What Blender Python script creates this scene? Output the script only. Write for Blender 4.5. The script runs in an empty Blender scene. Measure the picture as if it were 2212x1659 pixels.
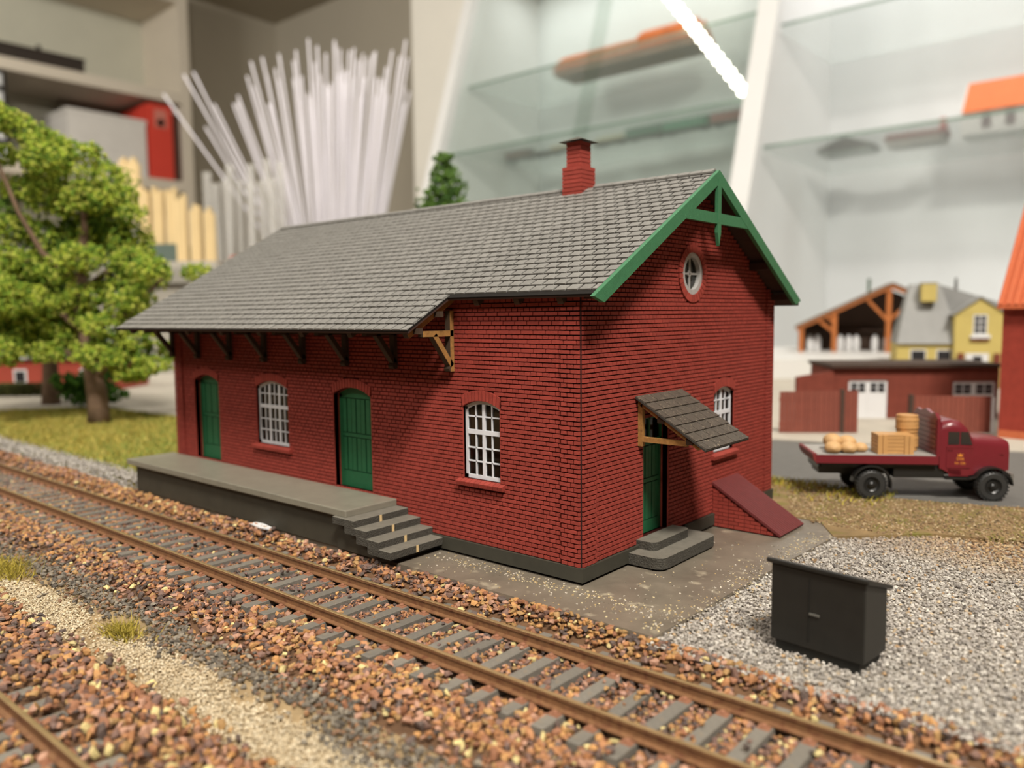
import bpy, math, random
import numpy as np
from mathutils import Vector, Matrix
random.seed(7)
S = 0.01                      # everything below is written in centimetres, Blender units are metres
SC = bpy.context.scene
COL = SC.collection
PI = math.pi

# ------------------------------------------------------------------ camera, world, lights, exposure
def v3(*a): return np.array(a, float)
CAM = v3(10.1343, -14.2163, 5.947)
yaw, pitch, roll, fpx = 0.7052, -0.0863, -0.0103, 1739.26
_cy, _sy, _cp, _sp = math.cos(yaw), math.sin(yaw), math.cos(pitch), math.sin(pitch)
FW = v3(-_sy * _cp, _cy * _cp, _sp); RT = v3(_cy, _sy, 0); UP = np.cross(RT, FW)
RT, UP = math.cos(roll) * RT + math.sin(roll) * UP, -math.sin(roll) * RT + math.cos(roll) * UP
cam = bpy.data.cameras.new('camera'); camo = bpy.data.objects.new('camera', cam); COL.objects.link(camo)
M = Matrix.Identity(4)
for i in range(3):
    M[i][0], M[i][1], M[i][2], M[i][3] = RT[i], UP[i], -FW[i], CAM[i] * S
camo.matrix_world = M
cam.sensor_fit = 'HORIZONTAL'; cam.sensor_width = 36; cam.lens = fpx / 2212 * 36
cam.clip_start = 0.005; cam.clip_end = 50
cam.dof.use_dof = True; cam.dof.focus_distance = 0.180; cam.dof.aperture_fstop = 15.0
SC.camera = camo

w = bpy.data.worlds.new('world'); SC.world = w; w.use_nodes = True
w.node_tree.nodes['Background'].inputs[0].default_value = (1.0, 0.93, 0.82, 1)
w.node_tree.nodes['Background'].inputs[1].default_value = 0.02

def area(name, loc, target, sx, sy, power, color):
    l = bpy.data.lights.new(name, 'AREA'); l.shape = 'RECTANGLE'; l.size = sx * S; l.size_y = sy * S
    l.energy = power; l.color = color
    o = bpy.data.objects.new(name, l); COL.objects.link(o); o.location = Vector(loc) * S
    o.rotation_euler = (Vector(target) - Vector(loc)).to_track_quat('-Z', 'Y').to_euler()
    return o
WARM = (1.0, 0.94, 0.85)
area('ceiling_lamp_and_fill', (78, -58, 148), (-2, 0, 4), 42, 34, 30.0, WARM)
area('ceiling_lamp_and_fill', (20, -160, 148), (-4, 0, 4), 110, 40, 8.0, WARM)
area('ceiling_lamp_and_fill', (-60, 60, 147), (-60, 60, 0), 60, 60, 3.0, WARM)  # unseen overhead light added for ambient
area('ceiling_lamp_and_fill', (-170, -60, 147), (-330, 100, 60), 60, 60, 17.0, (1.0, 0.95, 0.86))  # unseen fill added to brighten the shelf unit
area('ceiling_lamp_and_fill', (70, 90, 147), (70, 110, 0), 60, 60, 1.0, WARM)  # another unseen light, added as ambient for the far side
area('ceiling_lamp_and_fill', (-120, -120, 147), (-260, 200, 10), 60, 60, 10.0, (1.0, 0.95, 0.88))  # unseen fill added to lift the back wall behind the rods
area('showcase_light', (-105, 176, 101), (-105, 180, 0), 80, 14, 0.42, (1.0, 1.0, 0.97))
area('showcase_light', (-10, 176, 101), (-10, 180, 0), 90, 14, 0.92, (1.0, 0.99, 0.98))

SC.view_settings.view_transform = 'Standard'; SC.view_settings.look = 'None'
SC.view_settings.gamma = 1; SC.view_settings.use_curve_mapping = False
SC.view_settings.exposure = 1.45
SC.cycles.max_bounces = 8; SC.cycles.transparent_max_bounces = 16

# ------------------------------------------------------------------ materials
def lin(c):
    return tuple(((x / 255) / 12.92 if x / 255 <= 0.04045 else ((x / 255 + 0.055) / 1.055) ** 2.4) for x in c)
MATS = {}
def mat(name, rgb, rough=0.65, var=0.12, scale=300, bump=0.0, bscale=None, island=0.0, obj_rand=0.0, metallic=0.0,
        spec=0.4, speck=None, coat=0.0, attr=None, emit=0.0, sheen=0.0):
    if name in MATS: return MATS[name]
    m = bpy.data.materials.new(name); MATS[name] = m; m.use_nodes = True
    nt = m.node_tree; N = nt.nodes; L = nt.links; b = N['Principled BSDF']
    c = lin(rgb)
    b.inputs['Roughness'].default_value = rough; b.inputs['Metallic'].default_value = metallic
    b.inputs['Specular IOR Level'].default_value = spec
    b.inputs['Coat Weight'].default_value = coat
    tc = N.new('ShaderNodeTexCoord'); nz = N.new('ShaderNodeTexNoise'); nz.inputs['Scale'].default_value = scale
    nz.inputs['Detail'].default_value = 5; nz.inputs['Roughness'].default_value = 0.65
    L.new(tc.outputs['Object'], nz.inputs['Vector'])
    mr = N.new('ShaderNodeMapRange'); mr.inputs[1].default_value = 0.3; mr.inputs[2].default_value = 0.7
    mr.inputs[3].default_value = 1 - var; mr.inputs[4].default_value = 1 + var
    L.new(nz.outputs['Fac'], mr.inputs[0]); val = mr.outputs[0]
    def times(val, sock, amt):
        r = N.new('ShaderNodeMapRange'); r.inputs[3].default_value = 1 - amt; r.inputs[4].default_value = 1 + amt
        L.new(sock, r.inputs[0]); q = N.new('ShaderNodeMath'); q.operation = 'MULTIPLY'
        L.new(val, q.inputs[0]); L.new(r.outputs[0], q.inputs[1]); return q.outputs[0]
    if island: 
        g = N.new('ShaderNodeNewGeometry'); val = times(val, g.outputs['Random Per Island'], island)
    if obj_rand:
        g = N.new('ShaderNodeObjectInfo'); val = times(val, g.outputs['Random'], obj_rand)
    vm = N.new('ShaderNodeVectorMath'); vm.operation = 'SCALE'
    if attr:
        a = N.new('ShaderNodeAttribute'); a.attribute_name = attr; L.new(a.outputs['Color'], vm.inputs[0])
    else:
        vm.inputs[0].default_value = c
    L.new(val, vm.inputs['Scale']); out = vm.outputs[0]
    if speck:
        sc, rgb2, lo, hi = speck
        n2 = N.new('ShaderNodeTexNoise'); n2.inputs['Scale'].default_value = sc; n2.inputs['Detail'].default_value = 4
        L.new(tc.outputs['Object'], n2.inputs['Vector'])
        r2 = N.new('ShaderNodeMapRange'); r2.inputs[1].default_value = lo; r2.inputs[2].default_value = hi
        L.new(n2.outputs['Fac'], r2.inputs[0])
        mx = N.new('ShaderNodeMix'); mx.data_type = 'RGBA'; L.new(r2.outputs[0], mx.inputs[0])
        L.new(out, mx.inputs[6]); mx.inputs[7].default_value = (*lin(rgb2), 1); out = mx.outputs[2]
    L.new(out, b.inputs['Base Color'])
    if bump:
        n3 = N.new('ShaderNodeTexNoise'); n3.inputs['Scale'].default_value = bscale or scale * 4
        n3.inputs['Detail'].default_value = 4
        L.new(tc.outputs['Object'], n3.inputs['Vector'])
        bp = N.new('ShaderNodeBump'); bp.inputs['Strength'].default_value = bump; bp.inputs['Distance'].default_value = 0.0004
        L.new(n3.outputs['Fac'], bp.inputs['Height']); L.new(bp.outputs[0], b.inputs['Normal'])
    if emit:
        b.inputs['Emission Color'].default_value = (*c, 1); b.inputs['Emission Strength'].default_value = emit
    return m

def glass(name, tint=(0.93, 0.97, 0.95), ior=1.45, rough=0.02):
    if name in MATS: return MATS[name]
    m = bpy.data.materials.new(name); MATS[name] = m; m.use_nodes = True
    nt = m.node_tree; N = nt.nodes; L = nt.links
    N.remove(N['Principled BSDF'])
    t = N.new('ShaderNodeBsdfTransparent'); t.inputs[0].default_value = (*tint, 1)
    g = N.new('ShaderNodeBsdfGlossy'); g.inputs['Roughness'].default_value = rough
    f = N.new('ShaderNodeFresnel'); ge = N.new('ShaderNodeNewGeometry'); mr = N.new('ShaderNodeMapRange')
    mr.inputs[3].default_value = ior; mr.inputs[4].default_value = 1 / ior; L.new(ge.outputs['Backfacing'], mr.inputs[0]); L.new(mr.outputs[0], f.inputs[0])
    mx = N.new('ShaderNodeMixShader'); L.new(f.outputs[0], mx.inputs[0]); L.new(t.outputs[0], mx.inputs[1]); L.new(g.outputs[0], mx.inputs[2])
    L.new(mx.outputs[0], N['Material Output'].inputs[0]); return m

def sm(rgb, rough=0.6, **k):            # plain solid colour with slight grain
    return mat('paint_%d_%d_%d_%d' % (*rgb, int(rough * 100)), rgb, rough, **{'var': 0.06, **k})

BRICK = mat('red_painted_brick', (146, 60, 50), 0.72, 0.13, 900, bump=0.35, bscale=4500, island=0.10, obj_rand=0.10, spec=0.25)
MORTAR = mat('dark_joint', (52, 18, 14), 0.9, 0.2, 900, spec=0.1)
SLATE = mat('grey_slate', (125, 123, 118), 0.55, 0.16, 700, bump=0.6, bscale=5200, island=0.07, obj_rand=0.07, spec=0.45)
SLATEJ = mat('slate_underlay', (24, 21, 18), 0.85, 0.15, 600, spec=0.2)
SOFFIT = mat('dark_brown_soffit', (58, 36, 27), 0.85, 0.15, 400)
GREEN = mat('barge_green', (54, 110, 74), 0.6, 0.10, 700, bump=0.25, bscale=5000, speck=(2600, (112, 160, 120), 0.68, 0.8))
DGREEN = mat('door_green', (32, 92, 58), 0.5, 0.10, 500)
DGREEN2 = mat('door_groove', (10, 34, 20), 0.8, 0.10, 500)
PLINTH = mat('olive_grey_plinth', (56, 54, 45), 0.65, 0.12, 300, speck=(2500, (190, 185, 170), 0.74, 0.8))
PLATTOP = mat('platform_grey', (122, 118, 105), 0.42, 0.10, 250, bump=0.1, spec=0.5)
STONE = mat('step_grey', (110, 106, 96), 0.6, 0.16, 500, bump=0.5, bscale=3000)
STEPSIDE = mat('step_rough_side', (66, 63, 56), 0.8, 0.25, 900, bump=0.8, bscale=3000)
CREAM = mat('cream_joint', (205, 178, 130), 0.8, 0.1, 800)
DARKWOOD = mat('dark_bracket_wood', (62, 47, 34), 0.8, 0.2, 500)
GOLDWOOD = mat('raw_cut_wood', (146, 106, 56), 0.75, 0.28, 900, speck=(1100, (112, 76, 38), 0.55, 0.8))
WHITEF = mat('white_window_frame', (205, 206, 210), 0.6, 0.06, 600)
PANE = glass('window_pane_glass', (0.5, 0.5, 0.46), 1.5, 0.03)
WINDARK = mat('dark_interior', (22, 20, 17), 0.9, 0.1, 100, spec=0.1)
OXIDE = mat('oxide_hatch', (98, 42, 41), 0.6, 0.12, 600, spec=0.3)
BLACKP = mat('satin_black', (34, 33, 30), 0.45, 0.15, 300)
RUSTRAIL = mat('rusty_rail', (118, 84, 56), 0.5, 0.2, 500, spec=0.5, speck=(900, (92, 52, 36), 0.5, 0.75))
RAILTOP = mat('worn_rail_head', (176, 150, 108), 0.32, 0.12, 400, metallic=0.55, spec=0.6)
SLEEPER = mat('grey_sleeper', (112, 107, 98), 0.7, 0.14, 900, obj_rand=0.16, bump=0.3, bscale=4000, speck=(500, (128, 110, 84), 0.58, 0.8))
CHAIR = mat('rail_fastener_brown', (138, 94, 70), 0.75, 0.16, 900)
STONES = mat('ballast_stone', (150, 110, 80), 0.62, 0.14, 900, attr='Col', spec=0.45, bump=0.3, bscale=4000)

# ------------------------------------------------------------------ mesh helpers
class MB:
    def __init__(s): s.v = []; s.f = []; s.mi = []
    def add(s, vs, fs, mi=0):
        b = len(s.v); s.v.extend([tuple(map(float, p)) for p in vs]); s.f.extend([tuple(b + i for i in f) for f in fs]); s.mi.extend([mi] * len(fs)); return s
    def hexa(s, p, mi=0):   # p: 4 bottom (ccw) + 4 top
        return s.add(p, [(3, 2, 1, 0), (4, 5, 6, 7), (0, 1, 5, 4), (1, 2, 6, 5), (2, 3, 7, 6), (3, 0, 4, 7)], mi)
    def box(s, x0, x1, y0, y1, z0, z1, mi=0, top=None):
        x0, x1 = min(x0, x1), max(x0, x1); y0, y1 = min(y0, y1), max(y0, y1); z0, z1 = min(z0, z1), max(z0, z1)
        t = top or 0
        return s.hexa([(x0, y0, z0), (x1, y0, z0), (x1, y1, z0), (x0, y1, z0), (x0 + t, y0 + t, z1), (x1 - t, y0 + t, z1), (x1 - t, y1 - t, z1), (x0 + t, y1 - t, z1)], mi)
    def cbox(s, x0, x1, y0, y1, z0, z1, c=0.02, mi=0):    # box with chamfered upper edges
        s.box(x0, x1, y0, y1, z0, z1 - c, mi); return s.box(x0, x1, y0, y1, z1 - c, z1, mi, top=c)
    def prism(s, poly, fmap, d0, d1, mi=0):   # poly: 2d points ccw, fmap(a, b, d) -> xyz
        n = len(poly)
        vs = [fmap(a, b, d0) for a, b in poly] + [fmap(a, b, d1) for a, b in poly]
        fs = [tuple(range(n - 1, -1, -1)), tuple(range(n, 2 * n))] + [(i, (i + 1) % n, n + (i + 1) % n, n + i) for i in range(n)]
        return s.add(vs, fs, mi)
    def beam(s, p, q, w, h, up=(0, 0, 1), mi=0):
        p, q, up = v3(*p), v3(*q), v3(*up); d = q - p; d = d / np.linalg.norm(d)
        a = np.cross(d, up); a = a / np.linalg.norm(a); b = np.cross(a, d)
        vs = [e + a * sx * w / 2 + b * sy * h / 2 for e in (p, q) for sx, sy in ((-1, -1), (1, -1), (1, 1), (-1, 1))]
        return s.hexa(vs, mi)
    def cyl(s, p, q, r0, r1=None, n=12, mi=0, caps=True):
        r1 = r0 if r1 is None else r1
        p, q = v3(*p), v3(*q); d = q - p; d = d / np.linalg.norm(d)
        a = np.cross(d, v3(0, 0, 1) if abs(d[2]) < 0.9 else v3(1, 0, 0)); a /= np.linalg.norm(a); b = np.cross(d, a)
        vs = [e + (a * math.cos(2 * PI * i / n) + b * math.sin(2 * PI * i / n)) * r for e, r in ((p, r0), (q, r1)) for i in range(n)]
        fs = [(i, (i + 1) % n, n + (i + 1) % n, n + i) for i in range(n)]
        if caps: fs += [tuple(range(n - 1, -1, -1)), tuple(range(n, 2 * n))]
        return s.add(vs, fs, mi)
    def lathe(s, prof, c=(0, 0, 0), axis=2, n=20, mi=0):   # prof: [(r, h)]
        vs = []
        for r, h in prof:
            for i in range(n):
                x, y = r * math.cos(2 * PI * i / n), r * math.sin(2 * PI * i / n)
                p = (x, y, h) if axis == 2 else ((x, h, y) if axis == 1 else (h, x, y))
                vs.append((p[0] + c[0], p[1] + c[1], p[2] + c[2]))
        m = len(prof)
        fs = [(k * n + i, k * n + (i + 1) % n, (k + 1) * n + (i + 1) % n, (k + 1) * n + i) for k in range(m - 1) for i in range(n)]
        fs += [tuple(range(n - 1, -1, -1)), tuple((m - 1) * n + i for i in range(n))]
        return s.add(vs, fs, mi)
    def loft(s, rings, mi=0, caps=True):
        n = len(rings[0]); vs = [p for r in rings for p in r]; m = len(rings)
        fs = [(k * n + i, k * n + (i + 1) % n, (k + 1) * n + (i + 1) % n, (k + 1) * n + i) for k in range(m - 1) for i in range(n)]
        if caps: fs += [tuple(range(n - 1, -1, -1)), tuple((m - 1) * n + i for i in range(n))]
        return s.add(vs, fs, mi)
    def mesh(s, name, mats):
        me = bpy.data.meshes.new(name)
        me.from_pydata([(x * S, y * S, z * S) for x, y, z in s.v], [], s.f)
        mats = mats if isinstance(mats, (list, tuple)) else [mats]
        for m in mats: me.materials.append(m)
        if len(mats) > 1: me.polygons.foreach_set('material_index', s.mi)
        return me
    def build(s, name, mats, parent=None, loc=None, rot=None, smooth=False, recalc=True, **props):
        me = s.mesh(name, mats)
        if recalc:
            import bmesh
            bm = bmesh.new(); bm.from_mesh(me); bmesh.ops.recalc_face_normals(bm, faces=bm.faces); bm.to_mesh(me); bm.free()
        if smooth:
            me.polygons.foreach_set('use_smooth', [True] * len(me.polygons))
        return put(name, me, parent, loc, rot, **props)
def put(name, me, parent=None, loc=None, rot=None, **props):
    o = bpy.data.objects.new(name, me); COL.objects.link(o)
    if parent is not None: o.parent = parent
    if loc is not None: o.location = (loc[0] * S, loc[1] * S, loc[2] * S)
    if rot is not None: o.rotation_euler = rot
    for k, x in props.items(): o[k] = x
    return o
def thing(name, label, category, loc=(0, 0, 0), rz=0, group=None):
    o = bpy.data.objects.new(name, None); COL.objects.link(o); o.empty_display_size = 0.01
    o.location = (loc[0] * S, loc[1] * S, loc[2] * S); o.rotation_euler = (0, 0, rz)
    o['label'] = label; o['category'] = category
    if group: o['group'] = group
    return o
def smooth_by_angle(o, ang=35):
    me = o.data; me.polygons.foreach_set('use_smooth', [True] * len(me.polygons))
    try: me.set_sharp_from_angle(angle=math.radians(ang))
    except Exception: pass
def copy_tree(root, loc, rz=None, label=None, group=None):
    r = root.copy(); COL.objects.link(r); r.location = Vector(loc) * S
    if rz is not None: r.rotation_euler = (0, 0, rz)
    if label: r['label'] = label
    if group: r['group'] = group
    for ch in list(root.children):
        c = ch.copy(); COL.objects.link(c); c.parent = r
        for g in list(ch.children):
            d = g.copy(); COL.objects.link(d); d.parent = c
    return r
def raw_mesh(name, verts, faces, mats, cols=None):
    """big numpy meshes: verts (n,3) cm, faces (m,k)"""
    me = bpy.data.meshes.new(name); n, (m, k) = len(verts), faces.shape
    me.vertices.add(n); me.vertices.foreach_set('co', (verts * S).astype(np.float32).ravel())
    me.loops.add(m * k); me.loops.foreach_set('vertex_index', faces.astype(np.int32).ravel())
    me.polygons.add(m); me.polygons.foreach_set('loop_start', np.arange(0, m * k, k, dtype=np.int32))
    try: me.polygons.foreach_set('loop_total', np.full(m, k, dtype=np.int32))
    except Exception: pass
    me.materials.append(mats)
    if cols is not None:
        a = me.color_attributes.new('Col', 'FLOAT_COLOR', 'POINT')
        a.data.foreach_set('color', np.concatenate([cols, np.ones((n, 1))], 1).astype(np.float32).ravel())
    me.polygons.foreach_set('use_smooth', np.zeros(m, dtype=bool))
    me.update(calc_edges=True); me.validate(); return me

# viewer-side frame used only to lay out what stands roughly square to the aisle: r to the right, dep away, on the table top
R2 = v3(0.7617, 0.6479, 0); N2 = v3(-0.6479, 0.7617, 0)
ANG = math.atan2(0.6479, 0.7617)
def W(r, dep, z=0.0):
    h = (dep - (z - CAM[2]) * _sp) / _cp
    p = v3(CAM[0], CAM[1], 0) + R2 * r + N2 * h; return (p[0], p[1], z)

# ================================================================== ROOM
PLASTER = mat('white_plaster', (176, 168, 152), 0.85, 0.03, 3)
WOODFLOOR = mat('grey_floor', (120, 110, 98), 0.6, 0.1, 8)
def struct(name, mb, m, **k):
    return mb.build(name, m, kind='structure', **k)
struct('floor', MB().box(-345, 245, -255, 225, -92, -90), WOODFLOOR)
struct('ceiling', MB().box(-345, 245, -255, 225, 150, 152), PLASTER)
struct('wall_back', MB().box(-345, 245, 225, 228, -90, 150), PLASTER)
struct('wall_left', MB().box(-348, -345, -255, 228, -90, 150), PLASTER)
DIM = mat('beige_wall', (132, 122, 108), 0.85, 0.03, 3)
struct('wall_right', MB().box(245, 248, -255, 228, -90, 150), DIM)
struct('wall_front', MB().box(-345, 245, -258, -255, -90, 150), DIM)

# ================================================================== LAYOUT TABLE AND GROUND
tb = thing('layout_table', 'wide table that carries the whole model railway scenery', 'table', (-20, 20, -90))
MB().box(-55, 55, -46, 84, 86.5, 88.6).build('table_top', sm((150, 140, 122)), tb)
for x in (-52, 52):
    for y in (-43, 81):
        MB().box(x - 2.5, x + 2.5, y - 2.5, y + 2.5, 0, 86.5).build('leg', sm((120, 110, 96)), tb)
GROUND = mat('brown_earth', (128, 100, 66), 0.9, 0.25, 120, bump=0.6, bscale=1500, speck=(300, (150, 132, 92), 0.45, 0.7))
struct('ground', MB().box(-75, 35, -26, 104, -1.4, -0.62), GROUND)
struct('sand_ground', MB().box(-75, 35, -8.4, -6.4, -0.63, -0.44), mat('sandy_earth', (150, 128, 94), .95, .2, 300))

def slab(name, poly, z0, z1, m, **k):
    return MB().prism(poly, lambda a, b, d: (a, b, d), z0, z1).build(name, m, **k)
PADM = mat('grey_brown_pavement', (114, 105, 92), 0.36, 0.26, 70, bump=0.3, bscale=260, spec=0.6, speck=(190, (170, 160, 138), 0.60, 0.74))
slab('paved_ground', [(-18.6, -1.5), (2.72, -1.5), (2.78, 1.8), (2.85, 4.1), (3.0, 7.3), (2.2, 8.6), (-18.6, 11)], -0.65, -0.05, PADM, kind='structure')
GRAVELG = mat('gravel_ground', (150, 142, 130), 0.9, 0.15, 300)
slab('gravel_ground', [(2.72, -1.55), (16, -1.55), (16, 10.4), (8, 10.2), (5, 9.2), (3.0, 7.3), (2.85, 4.1), (2.78, 1.8)], -0.65, -0.14, GRAVELG, kind='structure')
DIRT = mat('brown_dirt', (126, 104, 70), 0.92, 0.28, 150, bump=0.7, bscale=1500, speck=(140, (110, 104, 44), 0.5, 0.68))
slab('dirt_ground', [(-18.6, 11), (2.2, 8.6), (3.0, 7.3), (5, 9.2), (8, 10.2), (16, 10.4), (16, 17.6), (8.4, 14.9), (5.6, 13.6), (3, 12.9), (-1, 13.5), (-6, 13.2), (-18.6, 13.2)], -0.65, -0.03, DIRT, kind='structure')
ASPHALT = mat('asphalt_grey', (98, 96, 92), 0.75, 0.10, 300, bump=0.3, bscale=3000)
slab('road', [(-18.6, 13.2), (-6, 13.2), (-1, 13.5), (3, 12.9), (5.6, 13.6), (8.4, 14.9), (16, 17.6), (34, 24), (34, 35), (8, 25.8), (-2.7, 22.5), (-18.6, 17.5)], -0.65, -0.01, ASPHALT, kind='structure')
PAVE = mat('light_pavement', (172, 165, 152), 0.8, 0.08, 60)
slab('pavement', [(-18.6, 17.5), (-2.7, 22.5), (8, 25.8), (34, 35), (34, 100), (-74, 100), (-74, 0.3), (-60, 0.6), (-49, 3.9), (-46, 8.6), (-36, 9.3), (-28, 9.3), (-18.6, 11)], -0.65, 0.06, PAVE, kind='structure')
GRASSG = mat('grass_ground', (150, 134, 50), 0.95, 0.3, 120, speck=(90, (120, 138, 56), 0.45, 0.62))
slab('grass_ground', [(-74, -0.25), (-18.6, -0.25), (-18.6, 11), (-28, 9.3), (-36, 9.3), (-46, 8.6), (-49, 3.9), (-60, 0.6), (-74, 0.3)], -0.65, 0.02, GRASSG, kind='structure')

# ------------------------------------------------------------------ loose stones
rng = np.random.default_rng(11)
def ico():
    t = (1 + 5 ** 0.5) / 2
    v = np.array([(-1, t, 0), (1, t, 0), (-1, -t, 0), (1, -t, 0), (0, -1, t), (0, 1, t), (0, -1, -t), (0, 1, -t), (t, 0, -1), (t, 0, 1), (-t, 0, -1), (-t, 0, 1)], float)
    f = np.array([(0, 11, 5), (0, 5, 1), (0, 1, 7), (0, 7, 10), (0, 10, 11), (1, 5, 9), (5, 11, 4), (11, 10, 2), (10, 7, 6), (7, 1, 8), (3, 9, 4), (3, 4, 2), (3, 2, 6), (3, 6, 8), (3, 8, 9), (4, 9, 5), (2, 4, 11), (6, 2, 10), (8, 6, 7), (9, 8, 1)])
    return v / np.linalg.norm(v[0]), f
def octa():
    v = np.array([(1, 0, 0), (-1, 0, 0), (0, 1, 0), (0, -1, 0), (0, 0, 1), (0, 0, -1)], float)
    f = np.array([(0, 2, 4), (2, 1, 4), (1, 3, 4), (3, 0, 4), (2, 0, 5), (1, 2, 5), (3, 1, 5), (0, 3, 5)]); return v, f
def rots(n):
    q = rng.normal(size=(n, 4)); q /= np.linalg.norm(q, axis=1)[:, None]; a, b, c, d = q.T
    return np.stack([1 - 2 * (c * c + d * d), 2 * (b * c - a * d), 2 * (b * d + a * c), 2 * (b * c + a * d), 1 - 2 * (b * b + d * d), 2 * (c * d - a * b),
                     2 * (b * d - a * c), 2 * (c * d + a * b), 1 - 2 * (b * b + c * c)], 1).reshape(n, 3, 3)
ICO, OCT = ico(), octa()
VAR = [ICO[0] * (1 + rng.uniform(-0.45, 0.42, (12, 1))) * np.array([1, rng.uniform(.65, 1), rng.uniform(.5, .9)]) for _ in range(10)]
VAR8 = [OCT[0] * (1 + rng.uniform(-0.35, 0.3, (6, 1))) for _ in range(8)]
def scatter(name, pos, size, cols, lo=False, flat=0.75, mat_=None):
    """pos (n,3) cm, size (n,), cols (n,3) linear"""
    n = len(pos); base, f = (VAR8, OCT[1]) if lo else (VAR, ICO[1])
    b = np.stack(base)[rng.integers(0, len(base), n)]
    v = np.einsum('nij,nkj->nki', rots(n), b) * size[:, None, None] / 2
    v[:, :, 2] *= flat
    v += pos[:, None, :]; k = b.shape[1]
    F = (f[None] + (np.arange(n) * k)[:, None, None]).reshape(-1, 3)
    return raw_mesh(name, v.reshape(-1, 3), F, mat_ or STONES, np.repeat(cols, k, 0))
def jitter(x0, x1, y0, y1, step, j=0.5):
    xs = np.arange(x0, x1, step); ys = np.arange(y0, y1, step * 0.9)
    g = np.stack(np.meshgrid(xs, ys), -1).reshape(-1, 2); return g + rng.uniform(-j, j, g.shape) * step
def vnoise(p, s, seed=0):
    r = np.random.default_rng(seed); t = 0
    for _ in range(5):
        k = r.normal(size=2) * s; t = t + np.sin(p @ k + r.uniform(0, 6.28))
    return t / 3.2
def palette(p, cols, wts, zones=None):
    """zones: list of (noise scale, seed, index list, boost) pushing some colours in patches"""
    n = len(p); wts = np.tile(np.array(wts, float), (n, 1))
    for sc_, sd, idx, b in zones or []:
        q = np.clip(vnoise(p, sc_, sd) * 1.4, -1, 1)
        wts[:, idx] *= np.exp(b * q)[:, None]
    cum = np.cumsum(wts / wts.sum(1, keepdims=True), 1); u = rng.random(n)[:, None]
    i = (u > cum).sum(1).clip(0, len(cols) - 1)
    c = np.array([lin(x) for x in cols])[i]
    return c * rng.uniform(0.72, 1.05, (n, 1))
BAL = [(168, 118, 78), (144, 98, 70), (120, 92, 80), (94, 79, 72), (186, 138, 84), (168, 132, 84), (178, 136, 112), (208, 190, 132), (80, 67, 60)]
BWT = [3, 3, 3, 2, 2, 1.6, 2, 0.6, 1]

TRACKY, RAILZ = -3.525, -0.10
def bed_z(y):   # ballast surface under the stones of the main track
    return np.interp(y, [-6.6, -5.2, -4.6, -4.3, -2.8, -2.3, -1.95, -1.62, -1.35], [-.43, -.45, -.46, -.47, -.47, -.44, -.26, -.14, -.22])
bed = thing('ballast_bed', 'long bed of brown ballast stones carrying the track nearest the red goods shed', 'ballast', (-25, -3.7, -0.45))
ys = np.array([-6.6, -5.2, -4.6, -4.3, -2.8, -2.3, -1.95, -1.62, -1.35])
mb = MB()
prof = [(y, float(bed_z(y)) - 0.05) for y in ys] + [(ys[-1], -0.64), (ys[0], -0.64)]
mb.prism([(a, b) for a, b in prof], lambda a, b, d: (d + 25, a + 3.7, b + 0.45), -74, 18)
mb.build('bed_base', mat('ballast_base', (96, 70, 48), 0.95, 0.3, 300), bed)
def in_sleeper(p):
    k = np.abs(((p[:, 0] + 0.02) / 0.68 + 0.5) % 1 - 0.5) * 0.68
    return (k < 0.165) & (np.abs(p[:, 1] - TRACKY) < 1.56)
P = np.concatenate([jitter(-27, 16, -6.5, -1.4, 0.112), jitter(-74, -27, -6.5, -1.4, 0.2)])
pitlimit = (P[:, 0] > -18.4) & (P[:, 0] < -4.0) & (P[:, 1] > -1.62)
P = P[~pitlimit]
near_rail = (np.abs(np.abs(P[:, 1] - TRACKY) - 0.845) < 0.10)
P = P[~near_rail]
keep = ~in_sleeper(P) | (rng.random(len(P)) < 0.04); P = P[keep]
edge = rng.random(len(P)) < np.interp(P[:, 1], [-6.6, -6.0, -5.2], [0.15, 0.55, 1]); P = P[edge]
sz = rng.uniform(0.10, 0.205, len(P)) * np.where(P[:, 0] < -27, 1.45, 1)
inner = (np.abs(P[:, 1] - TRACKY) < 0.8); sz = np.where(inner, sz * 0.8, sz)
z = bed_z(P[:, 1]) + sz * 0.18 + rng.uniform(0, 0.05, len(P)) + np.where(in_sleeper(P), 0.10, 0)
z = np.where(P[:, 1] > -2.0, z + np.clip(vnoise(P, 1.1, 5), -0.3, 1) * 0.07, z)
cols = palette(P, BAL, BWT, [(0.5, 1, [5, 4], 1.1), (0.45, 2, [2, 3, 8], 1.0)])
cols[inner] *= np.array([0.92, 0.93, 1.02])
pos = np.column_stack([P, z])
Q = jitter(-74, 16, -4.30, -2.76, 0.095); kq = in_sleeper(Q); Q = Q[~kq | (rng.random(len(Q)) < 0.02)]; sq_ = rng.uniform(.08, .16, len(Q))
zq = -.46 + rng.uniform(0, .09, len(Q)) + np.where(in_sleeper(Q), .11, 0)
cq = palette(Q, BAL, [2, 2.4, 3, 3, 1.2, 1, 2, 0.7, 2])
pos = np.concatenate([pos, np.column_stack([Q, zq])]); sz = np.concatenate([sz, sq_]); cols = np.concatenate([cols, cq])
def screen(pos):
    d = pos - CAM; zz = d @ FW
    return 1106 + fpx * (d @ RT) / zz, 829.5 - fpx * (d @ UP) / zz, zz
off = v3(-25, -3.7, -0.45)
Q = np.concatenate([jitter(-30, 16, -6.0, -4.2, 0.12), jitter(-30, 16, -2.75, -1.5, 0.105)]); Q = Q[~in_sleeper(Q) & (np.abs(np.abs(Q[:, 1] - TRACKY) - 0.845) > 0.11) & ~((Q[:, 0] > -18.4) & (Q[:, 0] < -4.0) & (Q[:, 1] > -1.62)) & (rng.random(len(Q)) < np.interp(Q[:, 1], [-6, -5.4], [.2, 1]))]
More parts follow.
